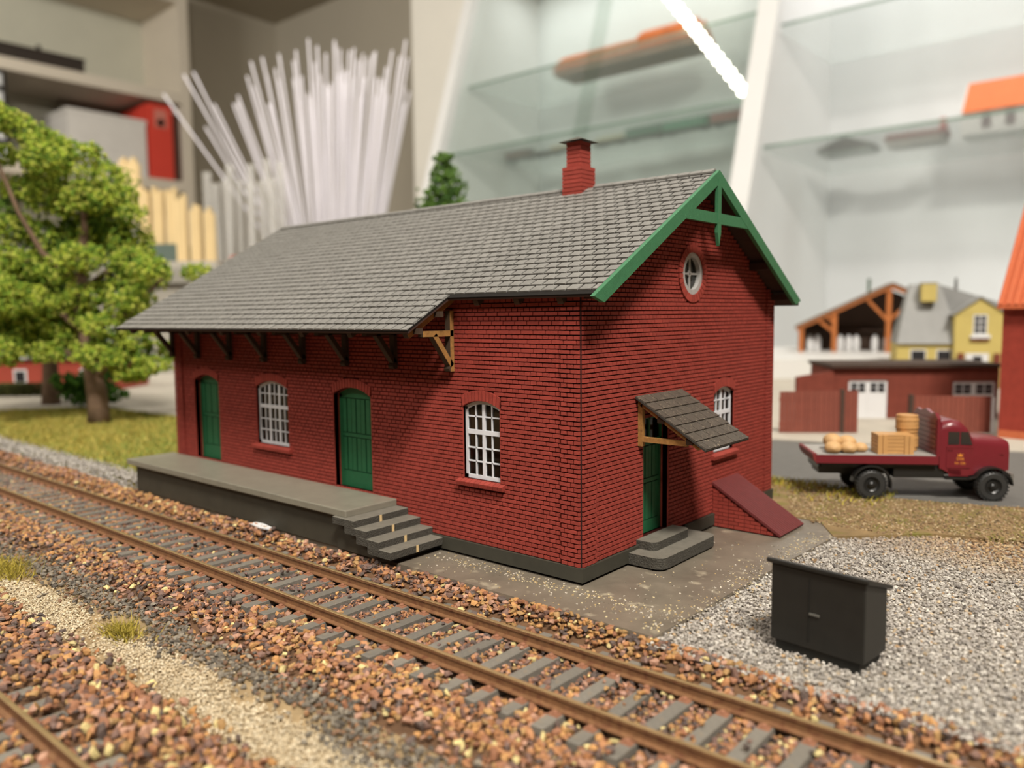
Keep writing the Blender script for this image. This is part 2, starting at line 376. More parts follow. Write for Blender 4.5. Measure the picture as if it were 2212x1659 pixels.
pos = np.concatenate([pos, np.column_stack([Q, bed_z(Q[:, 1]) + rng.uniform(-.03, .03, len(Q))])]); sz = np.concatenate([sz, rng.uniform(.09, .15, len(Q))]); cols = np.concatenate([cols, palette(Q, BAL, BWT, [(0.5, 1, [5, 4], 1.1), (0.45, 2, [2, 3, 8], 1.0)])])
def bed_stones(parent, pos, sz, cols, off, npart, name):
    """the stones that show largest become parts of their own, the rest one mesh"""
    x, y, zz = screen(pos); app = sz / zz * ((x > 20) & (x < 2190) & (y > 20) & (y < 1640) & (zz > 3))
    big = np.argsort(-app)[:npart]; rest = np.ones(len(pos), bool); rest[big] = False
    put(name, scatter(name, pos[rest] - off, sz[rest], cols[rest]), parent, kind='stuff')
    shapes = []
    pc = [lin(c) for c in BAL[:8]]
    for k in range(10):
        for j, c in enumerate(pc):
            me = raw_mesh('ballast_stone', VAR[k] * 0.5 * np.array([1, 1, .8]), ICO[1], STONES, np.tile(np.array(c), (12, 1))); shapes.append(me)
    for i in big:
        j = int(np.argmin([np.abs(np.array(c) - cols[i]).sum() for c in pc]))
        o = put('ballast_stone', shapes[int(rng.integers(0, 10)) * 8 + j], parent, loc=pos[i] - off, rot=tuple(rng.uniform(0, 6.28, 3)))
        o.scale = (sz[i],) * 3
bed_stones(bed, pos, sz, cols, off, 150, 'loose_ballast')

bed2 = thing('ballast_bed', 'brown ballast bed in front of the sand strip, under the single rail at the corner', 'ballast', (-10, -10.9, -0.45))
MB().box(-30, 24, -2.4, 2.7, -.18, 0.03).build('bed_base', MATS['ballast_base'], bed2)
P = jitter(-24, 14, -13.2, -8.0, 0.13)
k = np.abs(((P[:, 0] + 0.02) / 0.68 + 0.5) % 1 - 0.5) * 0.68
P = P[~((np.abs(np.abs(P[:, 1] + 10.895) - 0.845) < 0.10)) & ~((k < 0.15) & (np.abs(P[:, 1] + 10.895) < 1.5))]
d0 = P - CAM[:2]; P = P[(d0 ** 2).sum(1) > 6.0]
P = P[rng.random(len(P)) < np.interp(P[:, 1], [-8.6, -8.0], [1, 0.25])]
sz = rng.uniform(0.11, 0.215, len(P)); zb = np.interp(np.abs(P[:, 1] + 10.895), [0.8, 0.9, 1.6, 2.6], [-.40, -.36, -.30, -.42])
cols = palette(P, BAL, [3.2, 3, 2.4, 1.4, 2.6, 1.2, 2.2, 0.7, 0.6], [(0.5, 8, [2, 3, 8], 0.8)])
bed_stones(bed2, np.column_stack([P, zb + sz * 0.2 + rng.uniform(0, 0.05, len(P))]), sz, cols, v3(-10, -10.9, -0.45), 150, 'loose_ballast')

def stuff(name, label, category, me): return put(name, me, label=label, category=category, kind='stuff')
# grey gravel beside the black bin
P = jitter(2.5, 16, -1.75, 10.2, 0.074)
bx = np.interp(P[:, 1], [-1.5, 1.8, 4.1, 7.3, 9.2, 10.2], [2.66, 2.80, 2.85, 3.0, 4.6, 8])
P = P[P[:, 0] > bx + rng.normal(0, 0.06, len(P))]
far = rng.random(len(P)) < np.interp(P[:, 0] + P[:, 1], [8, 14, 22], [1, 0.75, 0.4]); P = P[far]
sz = rng.uniform(0.06, 0.115, len(P))
GRY = [(176, 169, 160), (160, 153, 144), (192, 186, 176), (138, 131, 123), (106, 100, 95), (170, 140, 104), (186, 166, 136)]
cols = palette(P, GRY, [4, 4, 3, 2, 0.7, 0.25, 0.5])
br = np.clip((P[:, 1] - 5.6 - .12 * (8 - P[:, 0]) + 1.3 * vnoise(P, 0.8, 4)) / 3.0, 0, 1)
cols = cols * (1 - br[:, None]) + palette(P, [(176, 146, 104), (148, 116, 82), (190, 168, 132), (116, 92, 70)], [3, 3, 2, 1]) * br[:, None]
stuff('gravel', 'fine pale grey gravel spread around the black bin', 'gravel', scatter('gravel', np.column_stack([P, np.full(len(P), -0.13) + rng.uniform(0, 0.05, len(P))]), sz, cols, lo=True))
P = np.concatenate([np.column_stack([rng.uniform(-4.2, 2.4, 420), -.42 + rng.normal(0, .16, 420)]), np.column_stack([2.62 + rng.normal(0, .22, 500), rng.uniform(-1.3, 7.4, 500)]), np.column_stack([rng.uniform(-4, 2.6, 160), rng.uniform(-1.3, -.1, 160)]), np.column_stack([rng.uniform(.6, 2.7, 160), rng.uniform(-1.2, 6, 160)])])
P = P[~((P[:, 0] > -4.4) & (P[:, 0] < .1) & (P[:, 1] > -.1)) & ~((P[:, 0] < 1.0) & (P[:, 1] > 1.7) & (P[:, 1] < 4.7))]
stuff('pale_crumbs', 'pale sandy crumbs of glue and gravel lying on the grey brown pavement', 'crumbs', scatter('pale_crumbs', np.column_stack([P, np.full(len(P), -.045)]), rng.uniform(.02, .07, len(P)), palette(P, [(206, 190, 150), (190, 180, 164), (176, 150, 104), (120, 110, 96)], [3, 3, 2, 2]), lo=True, flat=.5))
# brown crumbs on the dirt near the lorry
P = jitter(-4, 16, 8.4, 14.6, 0.12); P = P[(P[:, 0] > np.interp(P[:, 1], [8.4, 9.4, 14], [2.0, 1.0, -1])) & (P[:, 1] < np.interp(P[:, 0], [0, 3, 5.6, 8.4, 16], [13.3, 12.9, 13.6, 14.9, 17])) & ~((P[:, 0] > 4.6) & (P[:, 1] < 9.4))]
sz = rng.uniform(0.05, 0.11, len(P))
stuff('dirt_crumbs', 'brown sandy crumbs strewn over the earth in front of the dark red lorry', 'gravel', scatter('dirt_crumbs', np.column_stack([P, np.full(len(P), -0.02)]), sz, palette(P, [(152, 128, 92), (134, 106, 74), (180, 160, 124), (106, 88, 64), (122, 112, 60)], [3, 3, 2, 1, 1], [(0.5, 9, [4, 3], 0.8)]), lo=True))
# dark gravel and sand between the two tracks
P = jitter(-24, 10, -7.7, -5.9, 0.085)
q = np.exp(-((P[:, 1] + 6.75 - 0.25 * vnoise(P, 0.6, 3)) / 0.36) ** 2); P = P[rng.random(len(P)) < q]
stuff('dark_gravel', 'strip of dark grey gravel between the sand and the brown ballast', 'gravel', scatter('dark_gravel', np.column_stack([P, np.full(len(P), -0.40) + rng.uniform(0, 0.06, len(P))]), rng.uniform(0.07, 0.16, len(P)), palette(P, [(110, 102, 90), (86, 79, 70), (138, 128, 112), (126, 96, 74), (150, 112, 80)], [4, 3, 2.5, 1.6, 1])))
P = jitter(-24, 10, -8.7, -6.5, 0.042)
q = np.exp(-((P[:, 1] + 7.72 - 0.2 * vnoise(P, 0.6, 13)) / np.interp(P[:, 0], [-14, -6, 2], [0.5, 0.42, 0.55])) ** 4) * np.interp(P[:, 1], [-7.2, -6.7], [1, 0.6]); P = P[rng.random(len(P)) < q * np.where(vnoise(P, 1.5, 21) > 0.85, 0.3, 1)]
stuff('sand', 'strip of pale beige sand between the two tracks', 'sand', scatter('sand', np.column_stack([P, np.full(len(P), -0.42) + rng.uniform(0, 0.05, len(P))]), rng.uniform(0.035, 0.07, len(P)), palette(P, [(202, 184, 152), (184, 166, 134), (216, 202, 174)], [3, 2, 2]), lo=True))
# grey edging gravel left of the platform
P = jitter(-74, -18.5, -1.75, -0.05, 0.13); P = P[P[:, 1] > np.interp(P[:, 0], [-40, -28, -19], [-1.2, -1.6, -1.7]) + rng.normal(0, 0.06, len(P))]
stuff('edging_gravel', 'pale grey gravel edging between the grass and the track', 'gravel', scatter('edging_gravel', np.column_stack([P, np.interp(P[:, 1], [-1.7, -1, -0.2], [-.2, .02, .02])]), rng.uniform(0.11, 0.18, len(P)), palette(P, GRY[:5], [3, 3, 2, 2, 0.6]) * 0.9, lo=True))

# grass fibres
def fibres(P, z, h, wd, pal, wt, lean=0.6, zones=None):
    n = len(P); a = rng.uniform(0, 6.28, n); l = rng.normal(0, lean, (n, 2)) * h[:, None]
    c, s_ = np.cos(a) * wd, np.sin(a) * wd
    v = np.stack([np.column_stack([P[:, 0] - c, P[:, 1] - s_, z]), np.column_stack([P[:, 0] + c, P[:, 1] + s_, z]), np.column_stack([P[:, 0] + l[:, 0], P[:, 1] + l[:, 1], z + h])], 1)
    return v.reshape(-1, 3), np.arange(3 * n).reshape(-1, 3), np.repeat(palette(P, pal, wt, zones), 3, 0)
GRASSM = mat('static_grass', (150, 140, 50), 0.8, 0.1, 500, attr='Col', spec=0.2)
P = jitter(-62, -18.6, -0.35, 9.2, 0.115); P = P[P[:, 1] < np.interp(P[:, 0], [-62, -49, -46, -36, -28, -18], [0.6, 3.9, 8.6, 9.3, 9.3, 11])]
v, f, c = fibres(P, np.full(len(P), 0.0), rng.uniform(0.1, 0.28, len(P)), 0.03, [(172, 156, 74), (152, 146, 70), (132, 146, 70), (190, 170, 94), (116, 118, 52)], [3, 3, 2, 2, 1], zones=[(0.35, 6, [2, 4], 1.4)])
stuff('grass', 'yellow green grass fibres under the light green tree', 'grass', raw_mesh('grass', v, f, GRASSM, c))
P = jitter(-6, 3, 10.8, 13.6, 0.09); P = P[rng.random(len(P)) < np.interp(P[:, 1], [10.8, 12.4, 13.2], [0.02, 0.35, 0.9])]
v, f, c = fibres(P, np.full(len(P), -0.03), rng.uniform(0.1, 0.24, len(P)), 0.025, [(176, 164, 60), (140, 140, 54), (150, 120, 56)], [3, 2, 2])
stuff('verge_grass', 'yellowish grass verge along the grey road behind the shed', 'grass', raw_mesh('verge_grass', v, f, GRASSM, c))
def tuft(label, x, y, r, n):
    P = rng.normal(0, r * 0.5, (n, 2)) * np.array([1.3, 0.7]); h = rng.uniform(0.12, 0.3, n)
    v, f, c = fibres(P, np.full(n, 0.0), h, 0.012, [(168, 152, 56), (142, 128, 48), (188, 168, 84), (110, 104, 40)], [3, 3, 2, 1], lean=0.8)
    put('grass_tuft', raw_mesh('grass_tuft', v, f, GRASSM, c), loc=(x, y, -0.40), label=label, category='grass tuft')
tuft('yellow green grass tuft on the sand at the left edge of the picture', -12.6, -7.45, 0.85, 900)
tuft('small olive grass tuft between dark gravel and sand, below the second track', -6.1, -7.35, 0.36, 500)

# ------------------------------------------------------------------ tracks
RP = [(-.10, 0), (.10, 0), (.10, .02), (.022, .045), (.02, .155), (.042, .17), (.042, .222), (.03, .23), (-.03, .23), (-.042, .222), (-.042, .17), (-.02, .155), (-.022, .045), (-.10, .02)]
def rail_mb(y, x0, x1, z):
    mb = MB(); n = len(RP)
    vs = [(x, y + a, z + b) for x in (x0, x1) for a, b in RP]
    for i in range(n):
        j = (i + 1) % n; mb_mi = 1 if RP[i][1] > .22 and RP[j][1] > .22 else 0
        mb.v = vs; mb.f.append((i, j, n + j, n + i)); mb.mi.append(mb_mi)
    mb.f += [tuple(range(n - 1, -1, -1)), tuple(range(n, 2 * n))]; mb.mi += [0, 0]
    return mb
def sleeper_meshes():
    s = MB().cbox(-.12, .12, -1.48, 1.48, -.14, 0, .012).mesh('sleeper', SLEEPER)
    c = MB()
    for y in (-.845, .845):
        for d in (-1, 1):
            c.box(-.10, .10, y + d * .10, y + d * .24, 0, .03, top=.015)
            c.lathe([(.052, .03), (.052, .05), (.034, .065)], (0, y + d * .165, 0), n=8)
    return s, c.mesh('rail_fastener', CHAIR)
SLM, FAM = sleeper_meshes()
def track(label, yc, x0, x1, zt):
    t = thing('railway_track', label, 'track', (0, yc, zt - 0.24))
    for s_ in (-.845, .845):
        o = rail_mb(s_, x0, x1, 0.01).build('rail', [RUSTRAIL, RAILTOP], t); smooth_by_angle(o, 30)
    k0, k1 = int(x0 / .68), int(x1 / .68)
    for k in range(k0, k1 + 1):
        x = k * .68 - 0.02
        s = put('sleeper', SLM, t, (x, random.uniform(-.02, .02), random.uniform(-.012, .004)), (0, 0, random.uniform(-.02, .02)))
        f = put('rail_fastener', FAM, s)
    return t
track('rusty railway track with grey sleepers running past the goods shed platform', TRACKY, -74, 17, RAILZ)
track('blurred railway track with one brown rail crossing the near corner', -10.895, -22, 13, RAILZ)

# ================================================================== GOODS SHED
LEN, WID, ZE = 17.965, 10.314, 6.38
shed = thing('goods_shed', 'red brick goods shed model with grey slate roof, green bargeboards and green doors', 'building', (-9, 5, 0))
SO = (-9, 5, 0)
def rel(mb):     # shed parts are written in world cm; shift into the shed's own frame
    mb.v = [(x - SO[0], y - SO[1], z - SO[2]) for x, y, z in mb.v]; return mb
front = lambda u, z, d: (u, -d, z)          # d > 0 sticks out of the wall
gable = lambda u, z, d: (d, u, z)
RIDGE_Y, RIDGE_Z, TANS = 5.157, 9.534, 0.5773
def roof_under(y): return RIDGE_Z - 0.16 - abs(y - RIDGE_Y) * TANS

class Opening:
    def __init__(s, u0, u1, z0, zs, rise, ring=0.0): s.u0, s.u1, s.z0, s.zs, s.rise, s.ring = u0, u1, z0, zs, rise, ring
    def arc(s, grow=0.0, n=12):
        """points of the arched head, left to right, widened by grow"""
        if s.rise <= 0: return [(s.u0 - grow, s.zs + grow), (s.u1 + grow, s.zs + grow)]
        h = (s.u1 - s.u0) / 2; R = (h * h + s.rise ** 2) / (2 * s.rise); cu, cz = (s.u0 + s.u1) / 2, s.zs + s.rise - R
        a = math.asin(h / R); a2 = a * (R + grow * .25) / (R + grow)
        return [(cu + (R + grow) * math.sin(-a2 + 2 * a2 * i / n), cz + (R + grow) * math.cos(-a2 + 2 * a2 * i / n)) for i in range(n + 1)]
    def span(s, z):
        """u interval that bricks must leave free at height z"""
        if s.z0 <= z <= s.zs: return (s.u0, s.u1)
        if z > s.zs:
            p = s.arc(s.ring)
            if z >= max(q[1] for q in p): return None
            us = [a[0] + (b[0] - a[0]) * (z - a[1]) / (b[1] - a[1]) for a, b in zip(p, p[1:]) if (a[1] - z) * (b[1] - z) <= 0 and a[1] != b[1]]
            lo = [u for u in us if u < (s.u0 + s.u1) / 2]; hi = [u for u in us if u >= (s.u0 + s.u1) / 2]
            if z < p[0][1] : return (min(p[0][0], s.u0), max(p[-1][0], s.u1))
            return (min(lo), max(hi)) if lo and hi else None
        return None
class Round:
    def __init__(s, cu, cz, r): s.cu, s.cz, s.r = cu, cz, r; s.u0, s.u1, s.z0 = cu - r, cu + r, cz - r
    def span(s, z):
        if abs(z - s.cz) >= s.r: return None
        k = math.sqrt(s.r ** 2 - (z - s.cz) ** 2); return (s.cu - k, s.cu + k)

O_DOOR1 = Opening(-16.62, -15.02, 1.04, 3.78, 0.2, 0.26)
O_WIN1 = Opening(-12.72, -11.0, 1.93, 3.74, 0.2, 0.26)
O_DOOR2 = Opening(-8.74, -7.08, 1.04, 3.72, 0.22, 0.26)
O_WIN2 = Opening(-3.57, -2.37, 1.93, 3.70, 0.165, 0.26)
O_GDOOR = Opening(2.60, 3.82, 0.44, 3.4, 0.0, 0.0)
O_WIN3 = Opening(6.35, 7.60, 2.02, 3.68, 0.17, 0.26)
O_OCU = Round(5.02, 6.96, 0.76)
FRONT_O = [O_DOOR1, O_WIN1, O_DOOR2, O_WIN2]; GABLE_O = [O_GDOOR, O_WIN3, O_OCU]
RECESS = 0.16

def wall_core(name, fm, u0, u1, z0, ztop, opens, kw):
    """mortar plane with real holes; ztop(u) is the upper limit"""
    mb = MB(); br = sorted({u0, u1, *[o.u0 for o in opens], *[o.u1 for o in opens], *kw.get('breaks', [])})
    D = -0.035
    for a, b in zip(br, br[1:]):
        mid = (a + b) / 2; cuts = []
        for o in opens:
            if o.u0 < mid < o.u1:
                if isinstance(o, Round): cuts.append((o.cz - 0.5, o.cz + 0.5))
                else: cuts.append((o.z0, o.zs + o.rise))
        lo = z0
        for c0, c1 in sorted(cuts) + [(None, None)]:
            if c0 is None: za, zb = ztop(a), ztop(b)
            else: za = zb = c0
            if min(za, zb) > lo + 1e-4:
                mb.prism([(a, lo), (b, lo), (b, zb), (a, za)], fm, D - 0.14, D)
            lo = c1 if c1 is not None else lo
    for o in opens:
        if isinstance(o, Round) or o.rise <= 0: continue
        p = o.arc(0); top = o.zs + o.rise
        p = [(o.u0, o.zs)] + p[1:-1] + [(o.u1, o.zs)]
        for a, b in zip(p, p[1:]):
            if top - min(a[1], b[1]) > 1e-3: mb.prism([a, b, (b[0], top + 1e-3), (a[0], top + 1e-3)], fm, D - 0.14, D)
    return rel(mb).build(name, MORTAR, shed)

COURSE, HEAD, GAP = 0.105, 0.178, 0.017
def lay_bricks(wall, fm, u0, u1, z0, z1, opens, limit, pil, extra_skip=None):
    """English cross bond: header courses between stretcher courses; returns list of (u0,u1,z0,z1,proud)"""
    out = []; n = int((z1 - z0) / COURSE)
    for r in range(n + 1):
        za, zb = z0 + r * COURSE, z0 + (r + 1) * COURSE; zm = (za + zb) / 2
        lim = limit(zm)
        if lim is None: continue
        L0, L1 = max(u0, lim[0]), min(u1, lim[1])
        if L1 - L0 < 0.06: continue
        segs = [(L0, L1)]
        for o in opens:
            s = o.span(zm)
            if s:
                ns = []
                for a, b in segs:
                    if s[1] <= a or s[0] >= b: ns.append((a, b))
                    else:
                        if s[0] - a > 0.04: ns.append((a, s[0]))
                        if b - s[1] > 0.04: ns.append((s[1], b))
                segs = ns
        step = HEAD if r % 2 == 0 else 2 * HEAD
        ph = 0 if r % 2 == 0 else (HEAD * 0.5 if r % 4 == 1 else HEAD * 1.5)
        cuts = [x for p in pil for x in p]
        for a, b in segs:
            k = math.floor((a - u1 - ph) / step); e = [a]
            while True:
                k += 1; x = u1 + ph + k * step
                if x >= b - 0.03: break
                if x > a + 0.03: e.append(x)
            e.append(b)
            e = sorted(set(e + [c for c in cuts if a < c < b])); 
            for x0, x1 in zip(e, e[1:]):
                if x1 - x0 < 0.035: continue
                m = (x0 + x1) / 2; pr = 0.045 if any(p[0] < m < p[1] for p in pil) else 0.0
                out.append((x0 + GAP / 2, x1 - GAP / 2, za + GAP / 2, zb - GAP / 2, pr))
    return out
def brick_verts(a, b, c, d, t0, t1, e=0.007):
    return [(a, c, t0), (b, c, t0), (b, d, t0), (a, d, t0), (a + e, c + e, t1), (b - e, c + e, t1), (b - e, d - e, t1), (a + e, d - e, t1)]
BF = [(4, 5, 6, 7), (0, 1, 5, 4), (1, 2, 6, 5), (2, 3, 7, 6), (3, 0, 4, 7)]
def add_bricks(wall, fm, bricks, flip, npart, facing):
    ctr = np.array([fm((b[0] + b[1]) / 2, (b[2] + b[3]) / 2, 0) for b in bricks]); x, y, zz = screen(ctr)
    dv = CAM - ctr; cosv = (dv @ facing) / np.linalg.norm(dv, axis=1)
    app = np.array([(b[1] - b[0]) * (b[3] - b[2]) for b in bricks]) * cosv / zz ** 2
    app[(x < 0) | (x > 2212)] = 0
    big = set(np.argsort(-app)[:npart].tolist()); cache = {}
    mb = MB()
    for i, (a, b, c, d, pr) in enumerate(bricks):
        if i in big:
            key = (round(b - a, 3), pr)
            if key not in cache:
                m = MB(); h = (d - c) / 2; w_ = (b - a) / 2
                m.add([fm(*q) for q in brick_verts(-w_, w_, -h, h, -0.04, pr)], [f[::-1] for f in BF] if flip else BF)
                cache[key] = m.mesh('brick', BRICK)
            p = fm((a + b) / 2, (c + d) / 2, 0)
            put('brick', cache[key], wall, (p[0] - SO[0], p[1] - SO[1], p[2] - SO[2]))
        else:
            mb.add([fm(*q) for q in brick_verts(a, b, c, d, -0.04, pr)], [f[::-1] for f in BF] if flip else BF)
    rel(mb).build('brickwork', BRICK, wall, recalc=False, kind='stuff')

PILF = [(-0.56, 0.0), (-LEN, -LEN + 0.6)]; PILG = [(0.0, 0.56), (WID - 0.56, WID)]
fw = wall_core('front_wall', front, -LEN, -0.03, 0.0, lambda u: 6.30, FRONT_O, {})
fb = lay_bricks(fw, front, -LEN, -0.0, 0.335, 6.28, FRONT_O, lambda z: (-LEN, -0.012), PILF)
add_bricks(fw, front, fb, False, 190, v3(0, -1, 0))
gw = wall_core('gable_wall', gable, 0.03, WID, 0.0, lambda u: roof_under(u), GABLE_O, {'breaks': [RIDGE_Y]})
def glimit(z):
    k = (RIDGE_Z - 0.16 - z) / TANS
    return (max(0.012, RIDGE_Y - k), min(WID, RIDGE_Y + k)) if k > 0.05 else None
gb = lay_bricks(gw, gable, 0.0, WID, 0.335, 9.3, GABLE_O, glimit, PILG)
add_bricks(gw, gable, gb, True, 110, v3(1, 0, 0))
mb = MB(); mb.box(-LEN, -LEN + .15, 0.03, WID, 0, 6.3); rel(mb).build('end_wall', BRICK, shed)
rel(MB().box(-LEN, -0.1, WID - .15, WID, 0, 6.3)).build('rear_wall', BRICK, shed)
rel(MB().box(-LEN + .15, -.2, 0.2, WID - .2, 0.02, 0.06)).build('interior_floor', WINDARK, shed)
rel(MB().box(-.12, .03, WID - .02, WID + .004, .02, 6.28)).build('rear_corner', BRICK, shed)
# dark corner joint, black block that paints the shade in the gap under the walls
rel(MB().box(-0.022, 0.0, 0.0, 0.022, 0.3, 6.3)).build('corner_joint', mat('corner_joint_dark', (38, 16, 14), 0.8, .1, 500), shed)
# plinth
pl = MB()
pl.box(-5.9, 0.075, -0.075, 0.0, 0.02, 0.335); pl.box(0.0, 0.075, 0.0, 2.30, 0.02, 0.335); pl.box(0.0, 0.075, 4.72, WID + .05, 0.02, 0.335)
rel(pl).build('plinth', PLINTH, shed)
rel(MB().box(-LEN + .1, -.06, 0.06, WID - .1, -0.05, 0.03)).build('gap_shade_block', mat('gap_shade_black', (14, 13, 12), 0.9, .1, 200), shed)

def arch_ring(o, fm, n, name, proud=0.015):
    a, b = o.arc(0.012, n), o.arc(o.ring, n); mb = MB()
    for i in range(n):
        q = lambda p0, p1, t: (p0[0] + (p1[0] - p0[0]) * t, p0[1] + (p1[1] - p0[1]) * t)
        e = 0.09
        mb.prism([q(a[i], a[i + 1], e), q(a[i], a[i + 1], 1 - e), q(b[i], b[i + 1], 1 - e), q(b[i], b[i + 1], e)], fm, -0.05, proud)
    rel(mb); 
    return mb
def ring_parts(o, fm, n, wall):
    a, b = o.arc(0.012, n), o.arc(o.ring, n)
    for i in range(n):
        q = lambda p0, p1, t: (p0[0] + (p1[0] - p0[0]) * t, p0[1] + (p1[1] - p0[1]) * t); e = 0.09
        rel(MB().prism([q(a[i], a[i + 1], e), q(a[i], a[i + 1], 1 - e), q(b[i], b[i + 1], 1 - e), q(b[i], b[i + 1], e)], fm, -0.05, 0.018)).build('arch_brick', BRICK, wall)
for o, n in ((O_DOOR1, 14), (O_WIN1, 14), (O_DOOR2, 14), (O_WIN2, 11)): ring_parts(o, front, n, fw)
ring_parts(O_WIN3, gable, 11, gw)
def reveal(o, fm, name, wall, depth=0.34):
    pts = [(o.u0, o.z0), (o.u0, o.zs)] + (o.arc(0)[1:-1] if o.rise > 0 else []) + [(o.u1, o.zs), (o.u1, o.z0)]
    mb = MB(); t = 0.02
    cu, cz = (o.u0 + o.u1) / 2, (o.z0 + o.zs) / 2
    out = [(p[0] + (t if p[0] > cu else -t), p[1] + (t if p[1] > cz else -t)) for p in pts]
    for i in range(len(pts) - 1):
        mb.prism([pts[i], pts[i + 1], out[i + 1], out[i]], fm, -depth, -0.008)
    rel(mb).build(name, BRICK, wall)
for o in FRONT_O: reveal(o, front, 'opening_reveal', fw)
for o in (O_GDOOR, O_WIN3): reveal(o, gable, 'opening_reveal', gw)

def window(o, fm, ncol, nrow_top, nrow_bot, wide_cols):
    d = -0.10 # front of frame
    f = MB(); hgt = o.zs + o.rise
    fr = 0.075
    f.prism([(o.u0, o.z0), (o.u0 + fr, o.z0), (o.u0 + fr, o.zs), (o.u0, o.zs)], fm, d - .08, d)
    f.prism([(o.u1 - fr, o.z0), (o.u1, o.z0), (o.u1, o.zs), (o.u1 - fr, o.zs)], fm, d - .08, d)
    f.prism([(o.u0, o.z0), (o.u1, o.z0), (o.u1, o.z0 + .09), (o.u0, o.z0 + .09)], fm, d - .08, d)
    a = o.arc(0); b = o.arc(-0.085)
    b = [(min(max(p[0], o.u0 + .02), o.u1 - .02), p[1]) for p in b]
    for i in range(len(a) - 1): f.prism([b[i], b[i + 1], a[i + 1], a[i]], fm, d - .08, d)
    iu0, iu1 = o.u0 + fr, o.u1 - fr; iz0, iz1 = o.z0 + .09, hgt - .07
    tz = iz0 + (iz1 - iz0) * nrow_bot / (nrow_bot + nrow_top) + 0.0
    f.prism([(iu0, tz - .055), (iu1, tz - .055), (iu1, tz + .055), (iu0, tz + .055)], fm, d - .08, d + 0.004)
    us = [iu0 + (iu1 - iu0) * i / ncol for i in range(ncol + 1)]
    for i in range(1, ncol):
        h = 0.045 if i in wide_cols else 0.016
        f.prism([(us[i] - h, iz0), (us[i] + h, iz0), (us[i] + h, iz1 - .0), (us[i] - h, iz1 - .0)], fm, d - .06, d - (0 if h > .03 else .006))
    zs = [iz0 + (tz - .055 - iz0) * i / nrow_bot for i in range(nrow_bot + 1)] + [tz + .055 + (iz1 - tz - .055) * i / nrow_top for i in range(nrow_top + 1)]
    for i in list(range(1, nrow_bot)) + list(range(nrow_bot + 2, nrow_bot + 1 + nrow_top)):
        f.prism([(iu0, zs[i] - .016), (iu1, zs[i] - .016), (iu1, zs[i] + .016), (iu0, zs[i] + .016)], fm, d - .06, d - .006)
    w_ = rel(f).build('window', WHITEF, shed)
    for j in range(len(zs) - 1):
        if j == nrow_bot: continue
        for i in range(ncol):
            rel(MB().prism([(us[i], zs[j]), (us[i + 1], zs[j]), (us[i + 1], zs[j + 1]), (us[i], zs[j + 1])], fm, d - .05, d - .04)).build('pane', PANE, w_)
    # brick sill
    s = MB(); n = max(6, int((o.u1 - o.u0 + .3) / .14)); st = (o.u1 - o.u0 + .34) / n
    for i in range(n):
        a0 = o.u0 - .17 + i * st
        s.add([fm(a0 + .006, o.z0 - .17, -.06), fm(a0 + st - .006, o.z0 - .17, -.06), fm(a0 + st - .006, o.z0 - .0, -.06), fm(a0 + .006, o.z0 - .0, -.06),
               fm(a0 + .006, o.z0 - .17, .11), fm(a0 + st - .006, o.z0 - .17, .11), fm(a0 + st - .006, o.z0 - .07, .13), fm(a0 + .006, o.z0 - .07, .13)],
              [(3, 2, 1, 0), (4, 5, 6, 7), (0, 1, 5, 4), (1, 2, 6, 5), (2, 3, 7, 6), (3, 0, 4, 7)])
    rel(s).build('window_sill', BRICK, shed)
window(O_WIN2, front, 4, 2, 3, (2,)); window(O_WIN1, front, 6, 2, 3, (2, 4)); window(O_WIN3, gable, 4, 2, 3, (2,))

def plank_door(o, fm, ncol, d=-0.24, zsplit=(0.16, 0.52), zmax=None):
    zt = zmax or (o.zs + o.rise); b = MB()
    pts = [(o.u0, o.z0), (o.u1, o.z0), (o.u1, min(o.zs, zt))] + ([(p[0], p[1]) for p in reversed(o.arc(0)[1:-1])] if o.rise > 0 and not zmax else []) + [(o.u0, min(o.zs, zt))]
    b.prism(pts, fm, d - .06, d - 0.02)
    door = rel(b).build('door', DGREEN2, shed)
    def bar(nm, a0, a1, c0, c1, t): rel(MB().prism([(a0, c0), (a1, c0), (a1, c1), (a0, c1)], fm, d - .04, d + t)).build(nm, DGREEN, door)
    w_ = o.u1 - o.u0; hz = zt - o.z0
    bar('stile', o.u0, o.u0 + .12, o.z0, o.zs if not zmax else zt, 0.012); bar('stile', o.u1 - .10, o.u1, o.z0, o.zs if not zmax else zt, 0.012)
    i0, i1 = o.u0 + .12, o.u1 - .10
    zb, zm = o.z0 + hz * zsplit[0], o.z0 + hz * zsplit[1]; zt2 = (o.zs if not zmax else zt) - .10
    bar('rail', i0, i1, o.z0, zb, 0.012); bar('rail', i0, i1, zm - .05, zm + .05, 0.012)
    if o.rise > 0 and not zmax:
        p = o.arc(0)[1:-1]; rel(MB().prism([(o.u0, zt2), (o.u1, zt2), (o.u1, o.zs)] + list(reversed(p)) + [(o.u0, o.zs)], fm, d - .04, d + .012)).build('rail', DGREEN, door)
    else: bar('rail', i0, i1, zt2, zt, 0.012)
    st = (i1 - i0) / ncol
    for k in range(ncol):
        wide = 0.012 if (k % 2 == 0) else 0.03
        for c0, c1 in ((zb + .025, zm - .075), (zm + .075, zt2 - .025)):
            bar('plank', i0 + k * st + .016, i0 + (k + 1) * st - .016, c0, c1, 0.004 if k % 2 else 0.016)
    return door
plank_door(O_DOOR2, front, 7); plank_door(O_DOOR1, front, 7); plank_door(O_GDOOR, gable, 6, zmax=2.75, zsplit=(0.13, 0.57))
